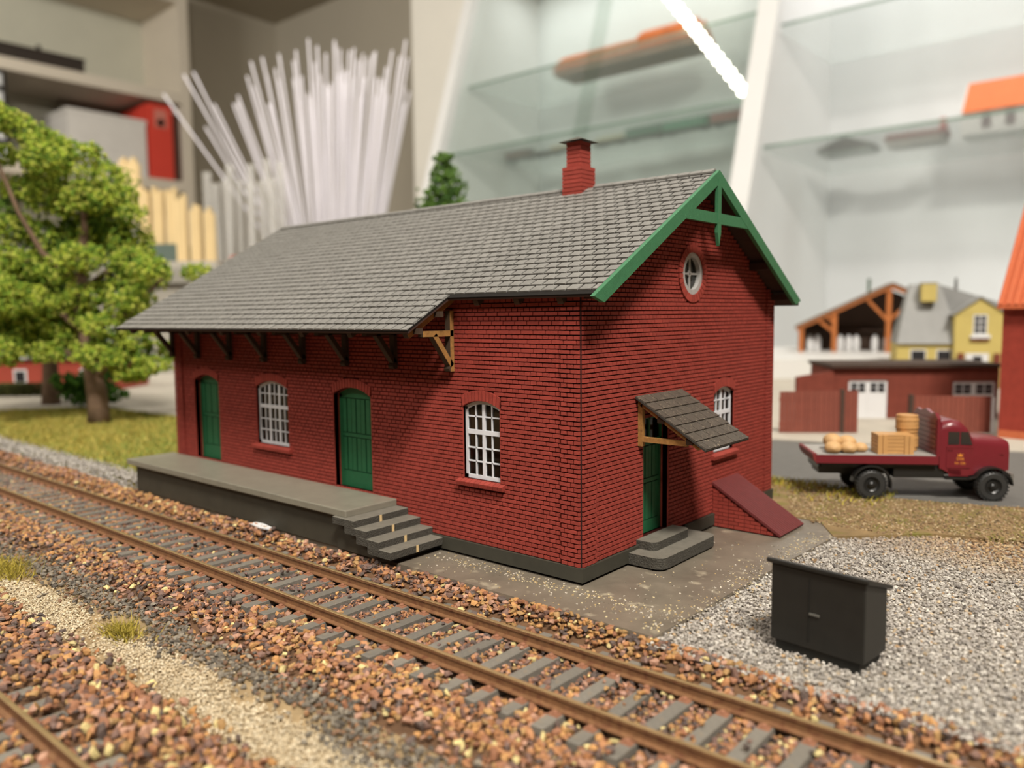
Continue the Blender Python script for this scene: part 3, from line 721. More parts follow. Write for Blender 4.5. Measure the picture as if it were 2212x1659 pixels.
# fanlight above the gable door
f = MB()
for a, b_, c, e in ((2.6, 2.68, 2.75, 3.4), (3.74, 3.82, 2.75, 3.4), (2.6, 3.82, 3.32, 3.4), (3.18, 3.25, 2.75, 3.4), (2.6, 3.82, 2.74, 2.80)):
    f.prism([(a, c), (b_, c), (b_, e), (a, e)], gable, -.28, -.2)
fan = rel(f).build('fanlight', DGREEN, shed)
for a, b_ in ((2.68, 3.18), (3.25, 3.74)): rel(MB().prism([(a, 2.8), (b_, 2.8), (b_, 3.32), (a, 3.32)], gable, -.25, -.24)).build('pane', PANE, fan)

# round window: ring of bricks, white frame with a cross, its shade put into a greyer colour
cu, cz = O_OCU.cu, O_OCU.cz
for i in range(30):
    a0, a1 = 2 * PI * (i + .07) / 30, 2 * PI * (i + .93) / 30
    pt = lambda r, a: (cu + r * math.cos(a), cz + r * math.sin(a))
    rel(MB().prism([pt(.555, a0), pt(.75, a0), pt(.75, a1), pt(.555, a1)], gable, -.05, .03)).build('arch_brick', BRICK, gw)
f = MB(); n = 32
for i in range(n):
    a0, a1 = 2 * PI * i / n, 2 * PI * (i + 1) / n
    pt = lambda r, a: (cu + r * math.cos(a), cz + r * math.sin(a))
    f.prism([pt(.42, a0), pt(.55, a0), pt(.55, a1), pt(.42, a1)], gable, -.16, .0)
f.prism([(cu - .43, cz - .025), (cu + .43, cz - .025), (cu + .43, cz + .025), (cu - .43, cz + .025)], gable, -.13, -.08)
f.prism([(cu - .03, cz - .43), (cu + .03, cz - .43), (cu + .03, cz + .43), (cu - .03, cz + .43)], gable, -.13, -.08)
f.prism([(cu, cz - .11), (cu + .11, cz), (cu, cz + .11), (cu - .11, cz)], gable, -.13, -.085)
ocu = rel(f).build('round_window', mat('shaded_round_frame', (158, 156, 153), .55, .08, 600), shed)
for q in range(4):
    pts = [(cu, cz)] + [(cu + .43 * math.cos(q * PI / 2 + PI / 2 * i / 6), cz + .43 * math.sin(q * PI / 2 + PI / 2 * i / 6)) for i in range(7)]
    rel(MB().prism(pts, gable, -.125, -.115)).build('pane', PANE, ocu)
# masonry behind the round window rim (fills the square hole of the core)
f = MB()
for i in range(n):
    a0, a1 = 2 * PI * i / n, 2 * PI * (i + 1) / n
    def sq(a):
        c, s_ = math.cos(a), math.sin(a); k = 0.80 / max(abs(c), abs(s_)); return (cu + c * k, cz + s_ * min(k, .80 / max(abs(c), abs(s_))))
    f.prism([pt(.54, a0), sq(a0), sq(a1), pt(.54, a1)], gable, -.17, -.036)
rel(f).build('rim_masonry', MORTAR, gw)

# ------------------------------------------------------------------ roof
c30, s30 = math.cos(math.atan(TANS)), math.sin(math.atan(TANS))
XR, XL, XN = 0.57, -18.78, -3.71
S1, S2 = (RIDGE_Y + 0.33) / c30, (RIDGE_Y + 1.656) / c30
SB = (WID + 0.62 - RIDGE_Y) / c30
def frontslope(x, s, h): return (x, RIDGE_Y - s * c30 - h * s30, RIDGE_Z - s * s30 + h * c30)
def backslope(x, s, h): return (x, RIDGE_Y + s * c30 + h * s30, RIDGE_Z - s * s30 + h * c30)
rf = MB()
rf.prism([(XL, 0), (XR, 0), (XR, S1), (XN, S1), (XN, S2), (XL, S2)][::-1], frontslope, -0.085, -0.045, 0)
rf.prism([(XL, 0), (XR, 0), (XR, SB), (XL, SB)], backslope, -0.085, -0.045, 0)
roof = rel(rf).build('roof', SOFFIT, shed)
rf = MB()
rf.prism([(XL, 0), (XR, 0), (XR, S1), (XN, S1), (XN, S2), (XL, S2)][::-1], frontslope, -0.045, -0.005, 0)
rf.prism([(XL, 0), (XR, 0), (XR, SB), (XL, SB)], backslope, -0.045, -0.005, 0)
rel(rf).build('roof_underlay', SLATEJ, roof)
EXPO, TW = 0.281, 0.3335
slates = []
for r in range(28):
    s0, s1 = r * EXPO + 0.02, (r + 1) * EXPO - .012
    for which, fmap, smax in ((0, frontslope, None), (1, backslope, SB)):
        if which == 1 and s1 > SB + .02: continue
        xr = XR if (which == 1 or s1 <= S1 + .06) else XN
        if which == 0 and s0 > S2: continue
        x = xr + (0 if r % 2 == 0 else -TW * .0)
        e = XR - (TW * (0.5 if r % 2 else 1.0)); xs = [XR]
        while e > XL + .05: xs.append(e); e -= TW
        xs.append(XL)
        for b_, a_ in zip(xs, xs[1:]):
            if a_ >= xr - .03: continue
            slates.append((which, a_ + .021, min(b_, xr) - .021, s0, min(s1, (S2 if which == 0 else SB) + .02)))
SLF = [(4, 5, 6, 7), (0, 1, 5, 4), (1, 2, 6, 5), (2, 3, 7, 6), (3, 0, 4, 7)]
def slate_v(a, b_, s0, s1, fmap, j):
    t0, t1 = 0.006 + j, 0.024 + j
    e = .006
    return [fmap(a, s1, -.02), fmap(b_, s1, -.02), fmap(b_, s0, -.02), fmap(a, s0, -.02), fmap(a + e, s1 - e, t1), fmap(b_ - e, s1 - e, t1), fmap(b_ - e, s0, t0), fmap(a + e, s0, t0)]
ct = np.array([(frontslope if w_ == 0 else backslope)((a + b_) / 2, (s0 + s1) / 2, 0) for w_, a, b_, s0, s1 in slates]); sx, sy, sz_ = screen(ct)
score = np.where(np.array([q[0] == 0 for q in slates]), np.array([q[2] - q[1] for q in slates]) / sz_ ** 2, 0)
big = set(np.argsort(-score)[:300].tolist()); mb = MB(); cache = {}
for i, (w_, a, b_, s0, s1) in enumerate(slates):
    fmap = frontslope if w_ == 0 else backslope; j = random.uniform(-.004, .006)
    fs = SLF if w_ == 0 else [f[::-1] for f in SLF]
    if i in big:
        key = (round(b_ - a, 3), round(s1 - s0, 3))
        if key not in cache:
            m = MB(); o0 = frontslope(0, 0, 0); m.add([tuple(np.array(p) - np.array(o0)) for p in slate_v(0, b_ - a, 0, s1 - s0, frontslope, 0)], SLF); cache[key] = m.mesh('slate', SLATE)
        p = frontslope(a, s0, j); put('slate', cache[key], roof, (p[0] - SO[0], p[1] - SO[1], p[2] - SO[2]))
    else: mb.add(slate_v(a, b_, s0, s1, fmap, j), fs)
rel(mb).build('slates', SLATE, roof, recalc=False, kind='stuff')
n = int((XR - XL) / .335)
for k in range(n):      # ridge tiles
    x1 = XR - .03 - k * .335; x0 = x1 - .32
    if x1 > -4.12 and x0 < -3.36: continue
    m = MB(); y, z = RIDGE_Y, RIDGE_Z
    for sg in (-1, 1):
        P0 = [(y, z + .075), (y + sg * .17, z - .012), (y + sg * .16, z - .055), (y, z + .03)]
        m.prism(P0, lambda a, b_, d: (d, a, b_), x0, x1)
    rel(m).build('ridge_tile', SLATE, roof)
# bargeboard truss at the gable end, one part per timber
XB0, XB1 = XR - .01, XR + .10
bmap = lambda a, b_, d: (d, a, b_)
def zt(y): return RIDGE_Z + .0 - abs(y - RIDGE_Y) * TANS
truss = MB(); 
BW = 0.275
lo_l, lo_r = -0.47, WID + .52
def verge(ya, name):
    sg = -1 if ya < RIDGE_Y else 1
    rel(MB().prism([(RIDGE_Y, RIDGE_Z + .02), (ya, zt(ya) + .02), (ya - sg * .38, zt(ya) - .11), (RIDGE_Y, RIDGE_Z - BW / c30)], bmap, XB0, XB1)).build(name, GREEN, shed)
verge(lo_l, 'bargeboard'); verge(lo_r, 'bargeboard')
rel(MB().prism([(3.40, 8.20), (6.92, 8.20), (6.45, 8.47), (3.87, 8.47)], bmap, XB0 + .004, XB1 - .004)).build('collar_tie', GREEN, shed)
rel(MB().prism([(5.157, 7.64), (5.25, 7.97), (5.25, 9.32), (5.065, 9.32), (5.065, 7.97)], bmap, XB0 + .03, XB1 + .006)).build('king_post', GREEN, shed)
# rafters and purlin ends under the gable overhang
for y, z in ((8.6, None), (1.8, None), (0.15, None), (WID - .2, None)):
    zz_ = zt(y) - .22
    rel(MB().box(-.2, XB0, y - .10, y + .10, zz_ - .16, zz_ + .02)).build('purlin', SOFFIT, shed)
for x in (-0.42, -1.65, -2.9):
    rel(MB().beam(frontslope(x, S1 - 1.0, -.2), frontslope(x, S1 - .05, -.19), .16, .14, up=(0, -s30, c30))).build('rafter_end', DARKWOOD, shed)
# eaves brackets
def bracket(x, m):
    w_ = .17
    def shape(x0, x1):
        b = MB()
        b.box(x0, x1, -.13, -.01, 4.56, 6.05); b.box(x0, x1, -1.04, -.02, 5.43, 5.57)
        xm, ww = (x0 + x1) / 2, x1 - x0
        b.beam((xm, -.66, 5.47), (xm, -.07, 4.70), .13, ww, up=(1, 0, 0))
        b.beam(frontslope(xm, S2 - 2.0, -.19), frontslope(xm, S2 - .06, -.19), ww, .13, up=(0, -s30, c30))
        return b
    b = shape(x - w_ / 2, x + w_ / 2); b.cyl((x - w_ / 2 - .012, -.10, 4.63), (x + w_ / 2 + .006, -.10, 4.63), .085, n=10)
    o = rel(b).build('eaves_bracket', DARKWOOD, shed)
    if m is not DARKWOOD:
        f = rel(shape(x + w_ / 2, x + w_ / 2 + .012)).build('cut_edge', m, o); f['label'] = 'bare golden cut wood face of the bracket'
    return o
for i, x in enumerate((-3.92, -6.0, -8.03, -10.05, -12.08, -14.1, -16.15, -17.9)):
    o = bracket(x, GOLDWOOD if i == 0 else DARKWOOD)
for y, z in ((-.62, 5.62), (-1.3, 5.35)):
    rel(MB().box(-17.95, -3.62, y - .06, y + .06, zt(y) - .30, zt(y) - .16)).build('purlin', DARKWOOD, shed)

# chimney
ch = MB(); ch.box(-4.055, -3.425, 4.84, 5.475, 9.2, 10.14); ch.box(-3.97, -3.51, 4.925, 5.39, 10.14, 10.86)
ch = rel(ch).build('chimney', BRICK, shed)
for i in range(8): rel(MB().box(-4.08, -3.40, 4.815, 5.50, 9.2 + i * .118 + .01, 9.2 + i * .118 + .11)).build('brick_course', BRICK, ch)
for i in range(6): rel(MB().box(-3.99, -3.49, 4.905, 5.41, 10.15 + i * .118 + .01, 10.15 + i * .118 + .11)).build('brick_course', BRICK, ch)
m = MB(); cx, cy = -3.74, 5.157
m.add([(cx - .42, cy - .42, 10.86), (cx + .42, cy - .42, 10.86), (cx + .42, cy + .42, 10.86), (cx - .42, cy + .42, 10.86), (cx, cy, 11.03), (cx, cy, 10.97)],
      [(0, 1, 4), (1, 2, 4), (2, 3, 4), (3, 0, 4), (1, 0, 5), (2, 1, 5), (3, 2, 5), (0, 3, 5)])
rel(m).build('chimney_cap', mat('chimney_cap_grey', (70, 66, 54), .6, .1, 300), shed)

# awning over the gable door
aw = MB(); A0, A1 = (0.02, 3.97), (1.87, 2.855)
dx, dz = A1[0] - A0[0], A1[1] - A0[1]; AL = math.hypot(dx, dz); ax, az = dx / AL, dz / AL
amap = lambda y, s, h: (A0[0] + ax * s - az * h, y, A0[1] + az * s + ax * h)
aw.prism([(2.2, 0), (4.45, 0), (4.45, AL), (2.2, AL)], amap, -.05, -.008)
awning = rel(aw).build('awning', mat('awning_board', (48, 45, 40), .8, .1, 300), shed)
SLATE2 = mat('awning_slate', (78, 71, 62), .5, .12, 600, bump=.7, bscale=4000, obj_rand=.1, speck=(1500, (150, 138, 118), .60, .72))
rows = 7; rs = AL / rows
for r in range(rows):
    e = 2.2 + (0 if r % 2 else -.2); 
    while e < 4.44:
        a, b_ = max(e, 2.2), min(e + .41, 4.45); e += .41
        if b_ - a < .05: continue
        v = [amap(p, q, h) for p, q, h in ((a + .008, (r + 1) * rs - .01, -.02), (b_ - .008, (r + 1) * rs - .01, -.02), (b_ - .008, r * rs, -.02), (a + .008, r * rs, -.02), (a + .01, (r + 1) * rs - .01, .03), (b_ - .01, (r + 1) * rs - .01, .03), (b_ - .01, r * rs, .008), (a + .01, r * rs, .008))]
        rel(MB().add(v, [(3, 2, 1, 0)] + SLF)).build('slate', SLATE2, awning)
for y in (2.40, 4.30):
    b = MB(); b.box(.0, .12, y - .06, y + .06, 2.76, 3.86); 
    b.beam(amap(y, .15, -.12), amap(y, AL - .22, -.12), .12, .13, up=(az * -1, 0, ax))
    b.beam((.06, y, 2.93), (1.3, y, 2.93 + .0), .11, .12)
    o = rel(b).build('awning_bracket', GOLDWOOD, shed)
rel(MB().box(.55, .72, 2.3, 4.4, 3.36, 3.50)).build('purlin', DARKWOOD, shed)
rel(MB().box(1.3, 1.47, 2.3, 4.4, 2.92, 3.06)).build('purlin', DARKWOOD, shed)

# door steps at the gable
def rounded(x0, x1, y0, y1, r, n=5):
    p = [(x0, y0)]
    for cx_, cy_, a0 in ((x1 - r, y0 + r, -PI / 2), (x1 - r, y1 - r, 0)):
        p += [(cx_ + r * math.cos(a0 + PI / 2 * i / n), cy_ + r * math.sin(a0 + PI / 2 * i / n)) for i in range(n + 1)]
    return p + [(x0, y1)]
zmap = lambda a, b_, d: (a, b_, d)
def step_slab(poly, z0, z1, name):
    b = MB(); n = len(poly); vs = [(p[0], p[1], z0) for p in poly] + [(p[0], p[1], z1) for p in poly]
    b.add(vs, [tuple(range(n, 2 * n))], 0); b.add(vs, [tuple(range(n - 1, -1, -1))] + [(i, (i + 1) % n, n + (i + 1) % n, n + i) for i in range(n)], 1)
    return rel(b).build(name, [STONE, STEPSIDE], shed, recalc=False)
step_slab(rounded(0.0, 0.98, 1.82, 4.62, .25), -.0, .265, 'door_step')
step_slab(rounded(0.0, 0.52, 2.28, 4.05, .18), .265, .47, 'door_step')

# sloping cellar hatch with brick cheeks
hy0, hy1, hx, hz = 6.32, 7.86, 1.93, 1.16
hb = MB()
for y in (hy0, hy1 - .12):
    hb.prism([(0.0, -.03), (hx - .02, -.03), (0.0, hz)], lambda a, b_, d: (a, d, b_), y, y + .12)
cheek = rel(hb).build('hatch_cheek', mat('hatch_brick_joint', (96, 34, 28), .85, .15, 600), shed)
for r in range(11):
    z0 = -.02 + r * COURSE; xm = (hz - (z0 + COURSE)) / hz * (hx - .02); x = 0.01; k = 0
    while x < xm - .05:
        x1 = min(x + (.30 if (k + r) % 2 else .17), xm)
        rel(MB().box(x + .008, x1 - .008, hy0 - .025, hy0 + .03, z0 + .008, z0 + COURSE - .008)).build('brick', BRICK, cheek); x = x1; k += 1
hl = math.hypot(hx, hz); hmap = lambda y, s, h: (hx / hl * s + hz / hl * h, y, hz - hz / hl * s + hx / hl * h)
hp = rel(MB().prism([(hy0 - .05, -.05), (hy1 + .05, -.05), (hy1 + .05, hl + .04), (hy0 - .05, hl + .04)], hmap, -.01, .04)).build('hatch_door', OXIDE, shed)
npk = 14; st = (hy1 - hy0 + .1) / npk
for k in range(npk):
    a = hy0 - .05 + k * st
    rel(MB().prism([(a + .008, -.05), (a + st - .008, -.05), (a + st - .008, hl + .04), (a + .008, hl + .04)], hmap, .035, .058)).build('plank', OXIDE, hp)

# loading platform and its steps
plat = thing('loading_platform', 'long grey loading platform along the front of the red goods shed', 'platform', (-12, -.9, 0))
def relp(mb): mb.v = [(x + 12, y + .9, z) for x, y, z in mb.v]; return mb
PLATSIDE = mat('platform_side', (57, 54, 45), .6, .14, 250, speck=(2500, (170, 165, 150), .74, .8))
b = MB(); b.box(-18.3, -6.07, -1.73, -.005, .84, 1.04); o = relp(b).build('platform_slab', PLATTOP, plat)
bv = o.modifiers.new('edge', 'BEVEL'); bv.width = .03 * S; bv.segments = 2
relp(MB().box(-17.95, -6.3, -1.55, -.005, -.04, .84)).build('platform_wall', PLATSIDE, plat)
st_x = [-5.64, -5.17, -4.71, -4.28]; st_z = [.86, .68, .49, .31]
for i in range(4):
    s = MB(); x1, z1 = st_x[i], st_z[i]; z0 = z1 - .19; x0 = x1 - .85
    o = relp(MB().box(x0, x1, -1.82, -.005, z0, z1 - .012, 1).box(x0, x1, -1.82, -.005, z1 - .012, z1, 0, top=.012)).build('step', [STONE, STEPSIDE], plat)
    relp(MB().box(x1 - .02, x1 + .003, -.985, -.905, z0 + .004, z1 - .012)).build('step_joint', CREAM, o)
    relp(MB().box(x0 - .1 + .004 * i, x1 - .25, -1.60 - .012 * i, -.02 - .004 * i, -.04 + .001 * i, z0 - .001)).build('step_support', PLATSIDE, plat)

# ================================================================== BLACK BIN BY THE TRACK
bn = thing('relay_box', 'matt black box cabinet with overhanging lid on the pale grey gravel', 'cabinet', (4.50, -.46, -.20), math.atan2(-.17, 1.45))
MB().box(.08, 1.40, .06, .98, 0, .24).build('base', mat('bin_base', (26, 26, 23), .6, .1, 300), bn)
o = MB().hexa([(0, 0, .24), (1.47, 0, .24), (1.47, 1.05, .24), (0, 1.05, .24), (0, 0, 1.50), (1.47, 0, 1.50), (1.47, 1.05, 1.24), (0, 1.05, 1.24)]).build('body', BLACKP, bn); bv = o.modifiers.new('edge', 'BEVEL'); bv.width = .03 * S; bv.segments = 2
b = MB(); b.prism([(-.07, 1.50), (1.12, 1.21), (1.12, 1.28), (.0, 1.57), (-.07, 1.57)], lambda a, c, d: (d, a, c), -.06, 1.53)
o = b.build('lid', BLACKP, bn); bv = o.modifiers.new('edge', 'BEVEL'); bv.width = .018 * S; bv.segments = 2
MB().box(.62, .635, -.012, .01, .36, 1.36).build('door_seam', mat('bin_base', (26, 26, 23)), bn)
MB().box(.64, .80, -.03, .0, .80, .83).build('handle', mat('worn_grey_edge', (92, 90, 84), .5), bn); bn.scale = (1.15, .86, 1.12)

# ================================================================== LORRY AND ITS LOAD
TA = math.radians(33)
TO = (2.49, 12.23, -0.01)
CRIM = mat('crimson_plastic', (106, 30, 38), .30, .05, 300, spec=.5)
TBLK = mat('black_plastic', (30, 30, 29), .34, .08, 300, spec=.5)
TYRE = mat('black_rubber', (46, 46, 45), .45, .1, 500)
lor = thing('flatbed_lorry', 'dark red flatbed lorry with black wheels on the road behind the shed', 'truck', TO, TA)
# local axes: x forward, y away from the viewer, z up
b = MB(); b.box(-1.72, 2.06, .02, 2.62, 1.14, 1.40); bed_o = b.build('flatbed', CRIM, lor)
MB().box(-1.70, 2.04, .05, 2.59, 1.40, 1.425).build('deck', mat('lorry_deck_grey', (150, 146, 140), .6), bed_o)
b = MB(); b.prism([(-1.70, 1.15), (-1.70, 1.44), (-1.80, 1.46), (-1.83, 1.42), (-1.79, 1.26), (-1.73, 1.17)], lambda a, c, d: (a, d, c), .02, 2.62)
b.build('tail_lip', mat('lip_dark_red', (120, 44, 44), .5), bed_o)
b = MB(); b.box(1.98, 2.08, .02, 2.62, 1.4, 2.58)
b.prism([(.02, 2.58), (2.62, 2.58), (2.3, 2.74), (1.9, 2.70), (1.32, 2.80), (.74, 2.70), (.34, 2.74)], lambda a, c, d: (d, a, c), 1.98, 2.08)
hb_ = b.build('headboard', CRIM, lor)
for k in range(7): MB().box(1.955, 1.985, .10, 2.54, 1.46 + k * .16, 1.585 + k * .16).build('plank', CRIM, hb_)
# cab: lofted cross-sections along x
def cabring(x, z0, z1, y0, y1, r):
    p = []
    for cyy, czz, a0 in ((y1 - r, z1 - r, 0), (y0 + r, z1 - r, PI / 2)):
        p += [(x, cyy + r * math.cos(a0 + PI / 2 * i / 4), czz + r * math.sin(a0 + PI / 2 * i / 4)) for i in range(5)]
    return p + [(x, y0, z0), (x, y1, z0)]
b = MB(); b.loft([cabring(2.12, 1.0, 2.30, .17, 2.47, .25), cabring(2.2, .98, 2.46, .17, 2.47, .28), cabring(2.5, .80, 2.53, .17, 2.47, .3), cabring(2.78, .78, 2.46, .17, 2.47, .3), cabring(2.95, .78, 2.30, .18, 2.46, .25), cabring(3.16, .80, 1.92, .2, 2.44, .16)])
o = b.build('cab', CRIM, lor); smooth_by_angle(o, 40); cab = o
b = MB(); b.loft([cabring(3.08, .80, 1.97, .28, 2.36, .22), cabring(3.5, .84, 1.96, .36, 2.28, .26), cabring(4.0, .88, 1.92, .45, 2.19, .28), cabring(4.24, .90, 1.88, .50, 2.14, .28), cabring(4.34, .92, 1.82, .54, 2.10, .24)])
o = b.build('hood', CRIM, lor); smooth_by_angle(o, 40)
MB().box(3.6, 4.15, .44, .47, 1.42, 1.45).build('trim_line', CRIM, o)
GLZ = mat('cab_window_glass', (36, 34, 34), .08, .05, 100, spec=.6)
for x0, x1 in ((2.36, 2.70), (2.74, 3.02)):
    b = MB(); b.prism([(x0, 1.76), (x1 + (.07 if x1 > 3 else 0), 1.76), (x1 - (.05 if x1 > 3 else 0), 2.16), (x0, 2.16)], lambda a, c, d: (a, d, c), .155, .175); b.build('side_window', GLZ, cab)
b = MB(); b.hexa([(3.155, .35, 1.94), (3.145, .35, 1.94), (3.145, 2.28, 1.94), (3.155, 2.28, 1.94), (2.99, .42, 2.26), (2.97, .42, 2.26), (2.97, 2.2, 2.26), (2.99, 2.2, 2.26)]); b.build('windscreen', GLZ, cab)
dr = MB(); dr.prism([(2.32, 1.02), (3.04, 1.02), (3.12, 1.68), (2.32, 1.70)], lambda a, c, d: (a, d, c), .15, .18); dr.prism([(2.32, 1.655), (3.13, 1.655), (3.13, 1.70), (2.32, 1.70)], lambda a, c, d: (a, d, c), .135, .18)
door = dr.build('door', CRIM, lor)
MB().box(2.36, 2.50, .12, .15, 1.58, 1.605).build('door_handle', CRIM, door)
MB().prism([(2.42, .76), (3.0, .76), (3.12, .98), (2.36, .98)], lambda a, c, d: (a, d, c), .17, .2).build('sill', CRIM, lor)
b = MB(); b.box(2.30, 3.12, .08, .5, .66, .73); b.box(2.30, 3.12, 2.14, 2.56, .66, .73); b.build('running_board', TBLK, lor)
ch_ = MB(); ch_.box(-1.5, 4.2, .75, 1.9, .72, 1.02); ch_.box(-1.5, 2.1, .3, 2.35, .98, 1.14); ch_.box(.75, 2.3, .25, 2.3, .68, .98); ch_.cyl((-1.45, .4, .95), (-1.45, 2.2, .95), .14); ch_.build('chassis', TBLK, lor)
def wheel(x, y, sgn):
    w_ = MB(); w_.lathe([(.24, -.04), (.26, -.15), (.40, -.15), (.455, -.10), (.468, 0), (.455, .10), (.40, .15), (.26, .15), (.24, .04)], (x, y, .46), axis=1, n=32)
    for i in range(26):
        a = 2 * PI * i / 26
        for yy in (-.10, .10):
            c_ = v3(x + .452 * math.cos(a), y + yy, .46 + .452 * math.sin(a)); r_ = v3(math.cos(a), 0, math.sin(a)); t_ = v3(-math.sin(a), 0, math.cos(a))
            w_.hexa([tuple(c_ + t_ * p * .03 + v3(0, q * .055, 0) + r_ * h) for h in (-.02, .028) for p, q in ((-1, -1), (1, -1), (1, 1), (-1, 1))])
    o = w_.build('wheel', TYRE, lor)
    h = MB(); h.lathe([(.25, .04 * sgn), (.25, .10 * sgn), (.22, .11 * sgn), (.17, .06 * sgn), (.10, .07 * sgn), (.09, .15 * sgn), (.05, .18 * sgn)], (x, y, .46), axis=1, n=20)
    for i in range(6):
        a = 2 * PI * i / 6; h.cyl((x + .11 * math.cos(a), y + .08 * sgn, .46 + .11 * math.sin(a)), (x + .11 * math.cos(a), y + .125 * sgn, .46 + .11 * math.sin(a)), .018, n=6)
    o2 = h.build('hub', TBLK, o); smooth_by_angle(o2, 30)
for x in (.03, 3.72):
    wheel(x, .16, -1); wheel(x, 2.46, 1)
for x in (.03, 3.72): MB().cyl((x, .2, .46), (x, 2.4, .46), .07).build('axle', TBLK, lor)
def fender(x, r, a0, a1, y0, y1, tail):
    b = MB(); n = 14
    P0 = [(x + r * math.cos(a0 + (a1 - a0) * i / n), .46 + r * math.sin(a0 + (a1 - a0) * i / n)) for i in range(n + 1)]
    P1 = [(x + (r + .05) * math.cos(a0 + (a1 - a0) * i / n), .46 + (r + .05) * math.sin(a0 + (a1 - a0) * i / n)) for i in range(n + 1)]
    if tail:
        P0.append((tail[0], tail[1])); P1.append((tail[0], tail[1] + .06))
    for i in range(len(P0) - 1): b.prism([P0[i], P0[i + 1], P1[i + 1], P1[i]], lambda a, c, d: (a, d, c), y0, y1)
    o = b.build('fender', TBLK, lor)
for y0, y1 in ((.0, .34), (2.30, 2.64)):
    fender(.03, .58, math.radians(-10), math.radians(170), y0, y1, None)
    fender(3.72, .56, math.radians(5), math.radians(150), y0 + .02, y1 + .12 if y0 < 1 else y1, (2.98, .67))
MB().box(4.30, 4.40, .25, 2.4, .60, .84).build('bumper', mat('grey_bumper', (120, 116, 110), .4, metallic=.3), lor)
for y in (.80, 1.84):
    h = MB(); h.lathe([(.03, -.10), (.12, -.05), (.14, .05), (.13, .07)], (4.32, y, 1.30), axis=0, n=14); o = h.build('headlamp', TBLK, lor); smooth_by_angle(o, 40)
# gold railway crest on the door: crown and two lines of letters
GOLD = mat('gold_print', (214, 138, 52), .5, .05, 300)
def lettering(txt, x, z, size, y, parent, name='lettering'):
    cu_ = bpy.data.curves.new(name, 'FONT'); cu_.body = txt; cu_.size = size * S; cu_.align_x = 'CENTER'; cu_.extrude = .0015 * S
    tmp = bpy.data.objects.new('tmp', cu_); COL.objects.link(tmp); bpy.context.view_layer.update()
    me = bpy.data.meshes.new_from_object(tmp.evaluated_get(bpy.context.evaluated_depsgraph_get())); bpy.data.objects.remove(tmp); me.materials.clear(); me.materials.append(GOLD)
    put(name, me, parent, (x, y, z), (PI / 2, 0, 0))
lettering('DSB', 2.74, 1.27, .13, .145, door); lettering('Nr 236', 2.74, 1.14, .11, .145, door)
MB().prism([(2.68, 1.395), (2.80, 1.395), (2.83, 1.47), (2.775, 1.43), (2.74, 1.49), (2.705, 1.43), (2.65, 1.47)], lambda a, c, d: (a, d, c), .14, .149).build('crown_emblem', GOLD, door)

lor.scale = (.976, .77, 1)
def TL(x, y, z):
    x *= .976 # lorry frame -> world
    c, s_ = math.cos(TA), math.sin(TA); return (TO[0] + c * x - s_ * y, TO[1] + s_ * x + c * y, TO[2] + z)
OCH = mat('ochre_plastic', (184, 140, 88), .5, .08, 300)
cr = thing('wooden_crate', 'ochre slatted crate at the middle of the lorry deck', 'crate', TL(.22, .14, 1.425), TA)
MB().box(.03, 1.05, .03, .67, 0, .57).build('body', OCH, cr)
for k in range(5):
    MB().box(.0, 1.08, 0, .03, .01 + k * .118, .115 + k * .118).build('plank', OCH, cr); MB().box(0, .03, .03, .7, .01 + k * .118, .115 + k * .118).build('plank', OCH, cr)
for x in (0.0, .16, .80, .95):
    MB().box(x, x + .13, -.03, 0, 0, .6).build('batten', OCH, cr)
MB().box(.0, 1.08, .0, .7, .57, .62).build('lid', OCH, cr)
def barrel(label, z, y=1.06):
    t = thing('barrel', label, 'barrel', TL(1.42, y, z), TA, 'ochre barrels on the lorry')
    o = MB().lathe([(.29, 0), (.33, .12), (.345, .29), (.33, .46), (.29, .58), (.27, .58), (.27, .555)], n=24).build('body', OCH, t); smooth_by_angle(o, 35)
    for h in (.05, .17, .41, .53):
        r = .31 if h in (.05, .53) else .337
        o = MB().lathe([(r - .02, h - .03), (r + .014, h - .03), (r + .014, h + .03), (r - .02, h + .03)], n=24).build('hoop', OCH, t); smooth_by_angle(o, 35)
    MB().lathe([(.27, .0), (.27, .02)], (0, 0, .545), n=24).build('lid', OCH, t)
barrel('lower ochre barrel on the lorry deck, standing behind the crate', 1.425); barrel('upper ochre barrel stacked on another at the lorry headboard', 2.01)
BURL = mat('tan_sack', (190, 152, 104), .6, .08, 300)
def sack(label, x, y, z, sx, sy, sz_, rz):
    b = MB(); n = 14; rings = []
    for i in range(n + 1):
        t = -1 + 2 * i / n; k = (1 - abs(t) ** 3.2) ** .5 * (1 + .06 * math.sin(t * 9)); k = max(k, .06)
        rings.append([(t * sx / 2, math.cos(a) * sy / 2 * k, sz_ * .48 + (max(math.sin(a), -.85)) * sz_ / 2 * (k * .6 + .4 * k)) for a in [2 * PI * j / 14 for j in range(14)]])
    b.loft(rings); p = TL(x, y, z); o = b.build('sack', BURL, None, p, (0, 0, TA + rz), smooth=True, label=label, category='sack', group='tan sacks on the lorry')
sack('tan sack nearest the upturned tail of the lorry deck', -1.10, .38, 1.42, .66, .52, .36, 1.3)
sack('tan sack in the middle of the three on the lorry deck', -.60, .42, 1.42, .66, .50, .34, 1.35)
sack('smaller tan sack lying closest to the crate on the lorry deck', -.18, .60, 1.42, .50, .42, .30, 1.5)
sack('tan sack lying on top of the row on the lorry deck', -.98, .95, 1.50, .72, .56, .46, 1.5)
sack('tan sack lying on top behind the middle sack of the lorry', -.50, .98, 1.48, .66, .52, .42, 1.6)

